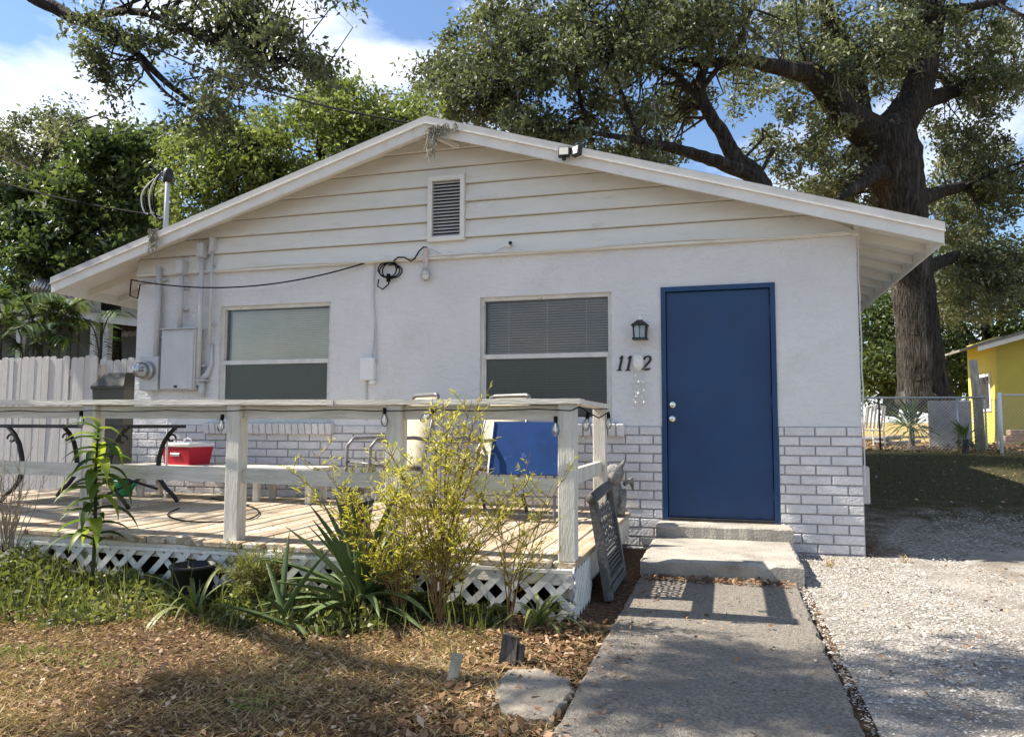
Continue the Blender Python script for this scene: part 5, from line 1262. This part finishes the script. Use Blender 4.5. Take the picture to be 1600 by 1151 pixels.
# yuccas
def yucca(c,n,L,label,lm='brightleaf',trunk=.35):
    y=empty('yucca',c,label,'yucca')
    link('stem',MB().tube([(0,0,-.05),(.02,0,trunk)],[.07,.05],8),MT['twig'],y)
    parts=[]
    az=rng.uniform(0,6.28,n); el=rng.uniform(-.5,1.45,n); D=np.stack([np.cos(az)*np.cos(el),np.sin(az)*np.cos(el),np.sin(el)],-1)
    P=np.array([[0,0,trunk]])+D*.04+rng.uniform(-.1,.1,(n,1))*np.array([[0,0,1]])
    V,Q,A=leaves(P,D,rng.uniform(.7,1.1,n)*L,.045,rng.beta(2,2,n),.12,np.tile([0,0,1.],(n,1))+rng.normal(size=(n,3))*.3)
    link('leaves',npmesh('leaves',V,Q,A),MT[lm],y); return y
q=onY(1424,690,FR+.9); yucca((q[0],FR+.9,gzr),130,.75,'spiky green yucca in front of the big oak trunk','palmleaf',.5)
q=onY(1508,698,FR-.3); yucca((q[0],FR-.3,gzr),36,.55,'small spiky plant at the foot of the wooden post','palmleaf',.25)

# ================================================================ PLANTS IN FRONT OF THE DECK
def attr_mesh(mb,name,val,smooth=True):
    me=mb.mesh(name,smooth); a=me.attributes.new('rnd','FLOAT','POINT'); a.data.foreach_set('value',[val]*len(me.vertices)); return me
def blade(L,w_,curve,thick=.0,gut=.25,val=.5,n=9,taper_=.9,name='leaf'):
    """leaf along +Y from the origin, bending down by curve, guttered"""
    mb=MB(); y=0;z=0;a=0
    for i in range(n):
        t=i/(n-1); ww=w_*(math.sin(math.pi*min(1,(t*.82+.18)))**.7)*(1-t**4*taper_) if thick==0 else w_*(1-.25*(1-t)*(1-t))*(1-t**2.6)
        ww=max(ww,.001)
        mb.v+=[(-ww/2,y,z+gut*ww),(0,y,z),(ww/2,y,z+gut*ww)]
        if thick: mb.v[-2]=(0,y,z); 
        a=curve*t; y+=L/(n-1)*math.cos(a); z-=L/(n-1)*math.sin(a)
    for i in range(n-1):
        o=3*i; mb.f+=[(o,o+1,o+4,o+3),(o+1,o+2,o+5,o+4)]
    if thick:
        o0=len(mb.v); top=list(mb.v)
        for i in range(n):
            t=i/(n-1); th=thick*(1-t)**.8+.002
            for q in range(3): x,yy,zz=top[3*i+q]; mb.v.append((x*(1 if q!=1 else 1),yy,zz-(th if q==1 else th*.15)))
        for i in range(n-1):
            o=o0+3*i; mb.f+=[(o+3,o+4,o+1,o),(o+4,o+5,o+2,o+1),(3*i,3*i+3,o+3,o),(3*i+2,o+2,o+5,3*i+5)]
    return attr_mesh(mb,name,val)
# ---- tall broad leaved plant at the left
bx=onY(150,760,-2.82)[0]; topz=onY(150,662,-2.82)[2]
bp=empty('broadleaf_plant',(bx,-2.82,0),'tall plant with long drooping green leaves before the left railing post','plant')
link('stem',MB().tube([(0,0,-.02),(.01,.0,.4),(-.01,0,.8),(0,0,topz-.02)],[.014,.012,.009,.005],7),MT['weedleaf'],bp)
bl=[]
for k in range(6):
    me=blade(.24+.02*k,.066+.005*(k%3),1.1+.15*k,gut=.22,val=[.1,.35,.55,.75,.2,.95][k]); me.materials.append(MT['bigleaf']); bl.append(me)
for k in range(46):
    t=k/45; z=.30+(topz-.32)*t**.8; az=k*2.4+random.uniform(-.3,.3); el=random.uniform(-.1,.55) if t<.9 else random.uniform(.2,.9)
    o=link('leaf',bl[random.choice((0,1,1,2,3,4,5))],None,bp,loc=(0,0,z)); sc=random.uniform(.8,1.15)*(1.0 if t<.85 else .75); o.scale=(sc,sc,sc); o.rotation_euler=(el,0,az)
# ---- agave
def agave(c,n,L,label,w_=.055,name='agave'):
    g_=empty(name,c,label,'plant'); vs=[]
    for k in range(5):
        me=blade(L,w_,[.25,.55,.9,1.3,.12][k],thick=.016,gut=.22,val=[.25,.5,.75,.9,.1][k],n=10); me.materials.append(MT['agave'])
        vs.append(me)
    sp=MB()
    for k in range(n):
        t=k/(n-1); el=1.42-1.25*t**.85+random.uniform(-.1,.1); az=k*2.399
        o=link('leaf',vs[4] if el>1.1 else vs[0 if el>.75 else random.choice((0,1,1,2,3))],None,g_,loc=(random.uniform(-.02,.02),random.uniform(-.02,.02),.03+.10*(1-t))); sc=random.uniform(.75,1.1)*(.85 if el>1.2 else 1); o.scale=(sc,sc,sc); o.rotation_euler=(el,0,az)
    return g_
ag=onZ(560,960,0); agave((ag[0],ag[1]+.02,0),46,.66,'large spiky green agave growing in front deck lattice',.070)
a2=onZ(440,985,0); agave((a2[0],a2[1],0),8,.42,'small upright agave pup left of the large agave',.045,'agave_pup')
def strap(c,n,L,label,lm='brightleaf'):
    p=empty('strap_leaf_plant',c,label,'plant')
    vs=[]
    for k in range(3):
        me=blade(L,.022,[1.3,1.9,2.5][k],gut=.2,val=[.3,.6,.85][k],n=10); me.materials.append(MT[lm]); vs.append(me)
    for k in range(n):
        o=link('leaf',random.choice(vs),None,p,loc=(random.uniform(-.03,.03),random.uniform(-.03,.03),0)); o.rotation_euler=(random.uniform(.7,1.35),0,random.uniform(0,6.28)); s=random.uniform(.6,1.1); o.scale=(s,s,s)
    return p
strap((-2.10,-2.86,0),26,.42,'clump of arching strap leaves below the right end of the lattice')
strap((-4.05,-3.15,0),16,.5,'arching strap leaved weed right of the black bucket')
# ---- feathery yellow weeds
def feather(c,stems,label,lm='goldleaf',dens=1.,leafL=.032,name='dog_fennel'):
    p=empty(name,c,label,'weed'); mb=MB(); PP=[];DD=[];RR=[]
    for (dx,dy,h,bend) in stems:
        P=[]; n=9
        for t in np.linspace(0,1,n): P.append(Vector((dx*t**1.4+random.uniform(-.012,.012),dy*t**1.4+random.uniform(-.01,.01),h*(t-bend*t*t))))
        mb.tube(P,[.0045*(1-.75*i/(n-1)) for i in range(n)],5)
        nb_=int(26*dens*h/1.0)
        for q in range(nb_):
            t=.28+.72*(q/nb_); i=min(int(t*(n-1)),n-2); a=P[i].lerp(P[i+1],t*(n-1)-i); az=random.uniform(0,6.28); L=random.uniform(.10,.34)*(1.15-t*.75)
            d=Vector((math.cos(az)*.8,math.sin(az)*.8,random.uniform(.35,.95))); e=a+d*L; m_=a+d*L*.5+Vector((0,0,-.012))
            mb.tube([a,m_,e],[.0028,.002,.001],3,False)
            k=int(34*dens*max(.5,L/.18))
            for _ in range(k):
                s=random.random(); b=a.lerp(e,s); PP.append(b); DD.append(d*.7+Vector((random.gauss(0,.6),random.gauss(0,.6),random.gauss(.15,.5)))); RR.append(min(1,max(0,.5+random.gauss(0,.16)+(t-.6)*.3-(1-t)*.3*random.random()+(.45 if t<.5 and random.random()<.4 else 0))))
    link('stems',mb.mesh('stems'),MT['rust'],p)
    n=len(PP); V,Q,A=leaves(np.array(PP),np.array(DD),rng.uniform(.6,1.3,n)*leafL,.0062,np.array(RR),.1)
    tag(link('foliage',npmesh('foliage',V,Q,A),MT[lm],p),kind='stuff'); return p
MT['rust']=mat('rusty_weed_stem',(.26,.15,.06),.8,.3,14)
c1=onY(690,955,-2.86); bz_=0
def st(n,dx,dy,h,b,jx=.16,jh=.12): return [(dx+random.uniform(-jx,jx),dy+random.uniform(-.12,.1),h*random.uniform(1-jh*1.6,1+jh*.4),b*random.uniform(.5,1.3)) for _ in range(n)]
feather((c1[0],-2.90,0),st(12,.12,-.05,1.26,.06,.20)+st(9,-.25,-.02,1.05,.10,.22)+st(6,.45,0,.95,.14,.16),'tall feathery yellow green weed in the middle of the deck front',dens=.52,leafL=.045)
feather((c1[0]-.22,-2.93,0),st(8,-.25,-.02,.9,.10,.24)+[(-.78,.05,1.02,.16),(-.60,.03,1.08,.13),(-.7,0,.9,.16)]+st(6,.1,0,.7,.08,.2),'feathery yellowing weed arching to the left before the deck',dens=.50,leafL=.045)
feather((c1[0]+.40,-2.88,0),st(5,.12,0,.82,.08,.2)+[(.34,.02,.98,.08),(.12,.0,1.0,.05)],'thin sparse green weed in front of the blue folded table',dens=.42,leafL=.042)
feather((ppx,ppy,dz(ppx)+.21),st(6,-.05,0,.24,.15,.16)+[(-.42,.02,.32,.15),(-.30,-.05,.26,.2)],'grey green weed growing in the pot on the deck edge','weedleaf',.8,.04,'potted_weed')
c3=onY(405,900,-2.95)
feather((c3[0],-2.98,0),st(8,0,0,.34,.1,.10),'silvery green leafy weed right of the black bucket','weedleaf',1.3,.045,'leafy_weed')
# bare dry shrub at the left edge
c4=onY(25,820,-2.8); mb=MB()
for k in range(26):
    az=random.uniform(0,6.28); L=random.uniform(.3,.62); e=Vector((math.cos(az)*.22*random.random(),math.sin(az)*.15,L)); m_=e*.5+Vector((random.uniform(-.05,.05),0,.03)); b0=Vector((random.uniform(-.04,.04),random.uniform(-.03,.03),0))
    mb.tube([b0,b0+m_,b0+e],[.005,.0035,.0015],4)
    for q in range(3): s=b0+m_.lerp(e,random.random()); mb.tube([s,s+Vector((random.uniform(-.09,.09),random.uniform(-.05,.05),random.uniform(.03,.12)))],[.002,.001],3)
MT['drytwig']=mat('dry_twig',(.34,.28,.20),.9,.2,10)
tag(link('dry_shrub',mb,MT['drytwig'],loc=(c4[0],-2.85,.25)),'bare tangle of dry pale twigs at the left end of the deck','shrub')
# ---- weed carpet
n=34000
X=rng.uniform(-7.6,-2.3,n); t=rng.random(n); edge=np.interp(X,[-7.6,-5.5,-4.2,-3.2,-2.3],[-4.15,-3.65,-3.35,-3.15,-3.0]); edge=edge+.16*np.sin(X*4.3)+.10*np.sin(X*9.1+1)+rng.normal(0,.06,n); Y=-2.72+(edge+2.72)*t**1.15
hm=np.interp(X,[-7.6,-5.9,-4.6,-4.0,-3.0,-2.3],[.36,.22,.13,.11,.11,.08])*(.75+.5*np.sin(np.pi*np.minimum(1,t*1.4)))*(1-.5*t)
clump=.5+.5*np.sin(X*5.1+np.sin(Y*6)*2)*np.sin(Y*7.3+X*2.2); Z=rng.random(n)**.8*hm*(.25+1.15*clump)
D=rng.normal(size=(n,3))*.8+np.array([0,0,.45])
rnd=np.clip(rng.beta(1.6,2.0,n)*.8+.2*(clump-.5)+np.interp(Z,[0,.3],[0,.2])+.2*np.sin(X*3.1)*np.sin(Y*5+X),0,1); kp=rng.random(n)<(.35+.65*clump); X,Y,Z,D,rnd=X[kp],Y[kp],Z[kp],D[kp],rnd[kp]; n=len(X)
V1=leaves(np.stack([X,Y,Z],-1),D,rng.uniform(.02,.085,n),rng.uniform(.008,.032,n),rnd,.2)
m=500; X=rng.uniform(-7.4,-2.2,m); Y=rng.uniform(-3.5,-2.74,m); hh=rng.uniform(.1,.45,m)*np.interp(Y,[-3.5,-2.74],[.5,1])
V2=leaves(np.stack([X,Y,np.zeros(m)],-1),rng.normal(size=(m,3))*.22+np.array([0,0,1]),hh,.007,rng.beta(2,2,m)*.9,.06)
V,Q,A=merge([V1,V2]); tag(link('weeds',npmesh('weeds',V,Q,A),MT['weedleaf']),'low tangled green weeds growing along the deck lattice','weeds',kind='stuff')
# ---- dry grass and leaf litter on the lawn
def offwalk(X,Y): return ~((X>-1.69)&(X<-.67))
n=90000; X=rng.uniform(-6.6,-1.72,n); Y=rng.uniform(-5.0,-2.75,n)
az=rng.uniform(0,6.28,n); el=rng.uniform(-.05,.75,n); D=np.stack([np.cos(az)*np.cos(el),np.sin(az)*np.cos(el),np.sin(el)],-1)
pat=np.sin(X*2.3+1)*np.sin(Y*2.9)+.6*np.sin(X*5.7+Y*3.1)
kp=rng.random(n)<np.clip(.62+.30*pat,.15,1); X,Y,D,pat=X[kp],Y[kp],D[kp],pat[kp]; n=len(X)
rnd=np.clip(rng.beta(1.7,2.0,n)*.8+.14*pat,0,.9); gm=(np.hypot((X+4.15)/.55,(Y+3.98)/.10)<1)|(np.hypot((X+2.9)/.16,(Y+4.25)/.1)<1); rnd=np.where(gm&(rng.random(n)<.6),1.,rnd)
G=leaves(np.stack([X,Y,np.full(n,.004)],-1),D,rng.uniform(.03,.085,n),rng.uniform(.003,.006,n),rnd,.1)
tag(link('dry_grass',npmesh('dry_grass',*G),MT['drygrass']),'thin dry tan grass over the front lawn','grass',kind='stuff')
def litter(n,xr,yr,s,z=.006,keep=None,flatness=.35):
    X=rng.uniform(*xr,n);Y=rng.uniform(*yr,n)
    if keep is not None: k=keep(X,Y); X=X[k];Y=Y[k]; n=len(X)
    az=rng.uniform(0,6.28,n); D=np.stack([np.cos(az),np.sin(az),rng.normal(0,flatness,n)],-1); N=np.tile([0,0,1.],(n,1))+rng.normal(size=(n,3))*flatness
    L=rng.uniform(.5,1.2,n)*s
    return leaves(np.stack([X,Y,gz(X,Y)+z+rng.random(n)*.018],-1),D,L,L*rng.uniform(.3,.6,n),np.clip(rng.beta(1.8,2,n),0,1),0,N)
edgek=lambda X,Y: (rng.random(len(X))<np.where((X<-1.70),1.,np.where(X<-1.45,.25,np.where(X>-.64,.35,.05))))
V,Q,A=merge([litter(15000,(-6.6,-1.72),(-5.0,-2.74),.032),litter(1500,(-2.3,-1.72),(-4.6,-2.74),.055),litter(900,(-1.70,-.66),(-4.4,-1.42),.035,.036,lambda X,Y:(X<-1.5)|(rng.random(len(X))<.12)),
  litter(420,(-1.7,-.7),(-1.58,-1.41),.045,.036),litter(900,(-.64,1.6),(-4.2,-.05),.03,.02),litter(5000,(1.2,8.5),(10.2,15.5),.12,.01),litter(1200,(.8,6.),(2.,10.),.05,.01),litter(300,(-7,-1.95),(-2.6,-.2),.03,.36)])
tag(link('fallen_leaves',npmesh('fallen_leaves',V,Q,A),MT['litter']),'brown fallen oak leaves scattered over lawn and yard','leaves',kind='stuff')
# grass in the shaded yard
n=15000; X=rng.uniform(.5,7.5,n); Y=rng.uniform(2.2,10.5,n)**1.0; keep=X>.35+.28*(Y-2)*0; X=X[keep];Y=Y[keep]; n=len(X)
G=leaves(np.stack([X,Y,gz(X,Y)],-1),rng.normal(size=(n,3))*.5+np.array([0,0,.8]),rng.uniform(.03,.08,n),.007,np.clip(rng.beta(1.5,7,n),0,1),.1)
tag(link('yard_grass',npmesh('yard_grass',*G),MT['weedleaf']),'short grass in the shaded yard beside the house','grass',kind='stuff')
# tufts at the house corner and slab edges
for k,(px_,py_,L,nn,lab) in enumerate(((1295,885,.10,26,'dry grass tuft at the foot of the brick corner'),(1415,880,.09,22,'dry grass tuft in the gravel right of the brick corner'))):
    q=onZ(px_,py_,.01); az=rng.uniform(0,6.28,nn); el=rng.uniform(.3,1.4,nn)
    V,Q,A=leaves(np.zeros((nn,3))+rng.normal(size=(nn,3))*.012*np.array([1,1,0]),np.stack([np.cos(az)*np.cos(el),np.sin(az)*np.cos(el),np.sin(el)],-1),rng.uniform(.6,1.3,nn)*L,.006,rng.beta(2,2,nn)*.9,.15)
    tag(link('grass_tuft',npmesh('grass_tuft',V,Q,A),MT['drygrass'],loc=(q[0],q[1],.008)),lab,'grass')
# ---- stepping stone, log chunk, stake
poly=[onZ(x,y,.03)[:2] for x,y in ((790,1046),(840,1043),(889,1058),(897,1078),(880,1100),(862,1122),(822,1118),(781,1108),(772,1080))]
mb=rough_slab([(float(p[0]),float(p[1])) for p in poly],-.02,.034,.014,.03,.008,.02,8)
tag(link('stepping_stone',mb,MT['stone']),'flat worn concrete stepping stone in the dry lawn','stone')
q=onZ(795,1040,0); lg=empty('log_chunk',(q[0],q[1],0),'dark split log chunk standing behind the stepping stone','log')
mb=MB(); mb.add([(-.045,-.04,-.02),(.04,-.035,-.02),(.045,.04,-.02),(-.04,.045,-.02),(-.02,-.03,.15),(.045,-.02,.135),(.04,.035,.12),(-.015,.035,.145)],[(3,2,1,0),(4,5,6,7),(0,1,5,4),(1,2,6,5),(2,3,7,6),(3,0,4,7)])
link('split_block',mb,MT['log'],lg); link('splinter',MB().bar((.05,-.01,-.01),(.06,.0,.10),.02,.03),MT['log'],lg)
q=onZ(704,1072,0); tag(link('wood_stake',MB().bar((q[0],q[1],-.01),(q[0]+.02,q[1]+.03,.13),.045,.012,(0,-1,0)),MT['oldpost']),'short pale wooden stake in the lawn left of the stepping stone','stake')
# coarse grit along the edge of the drive and walk is part of the gravel
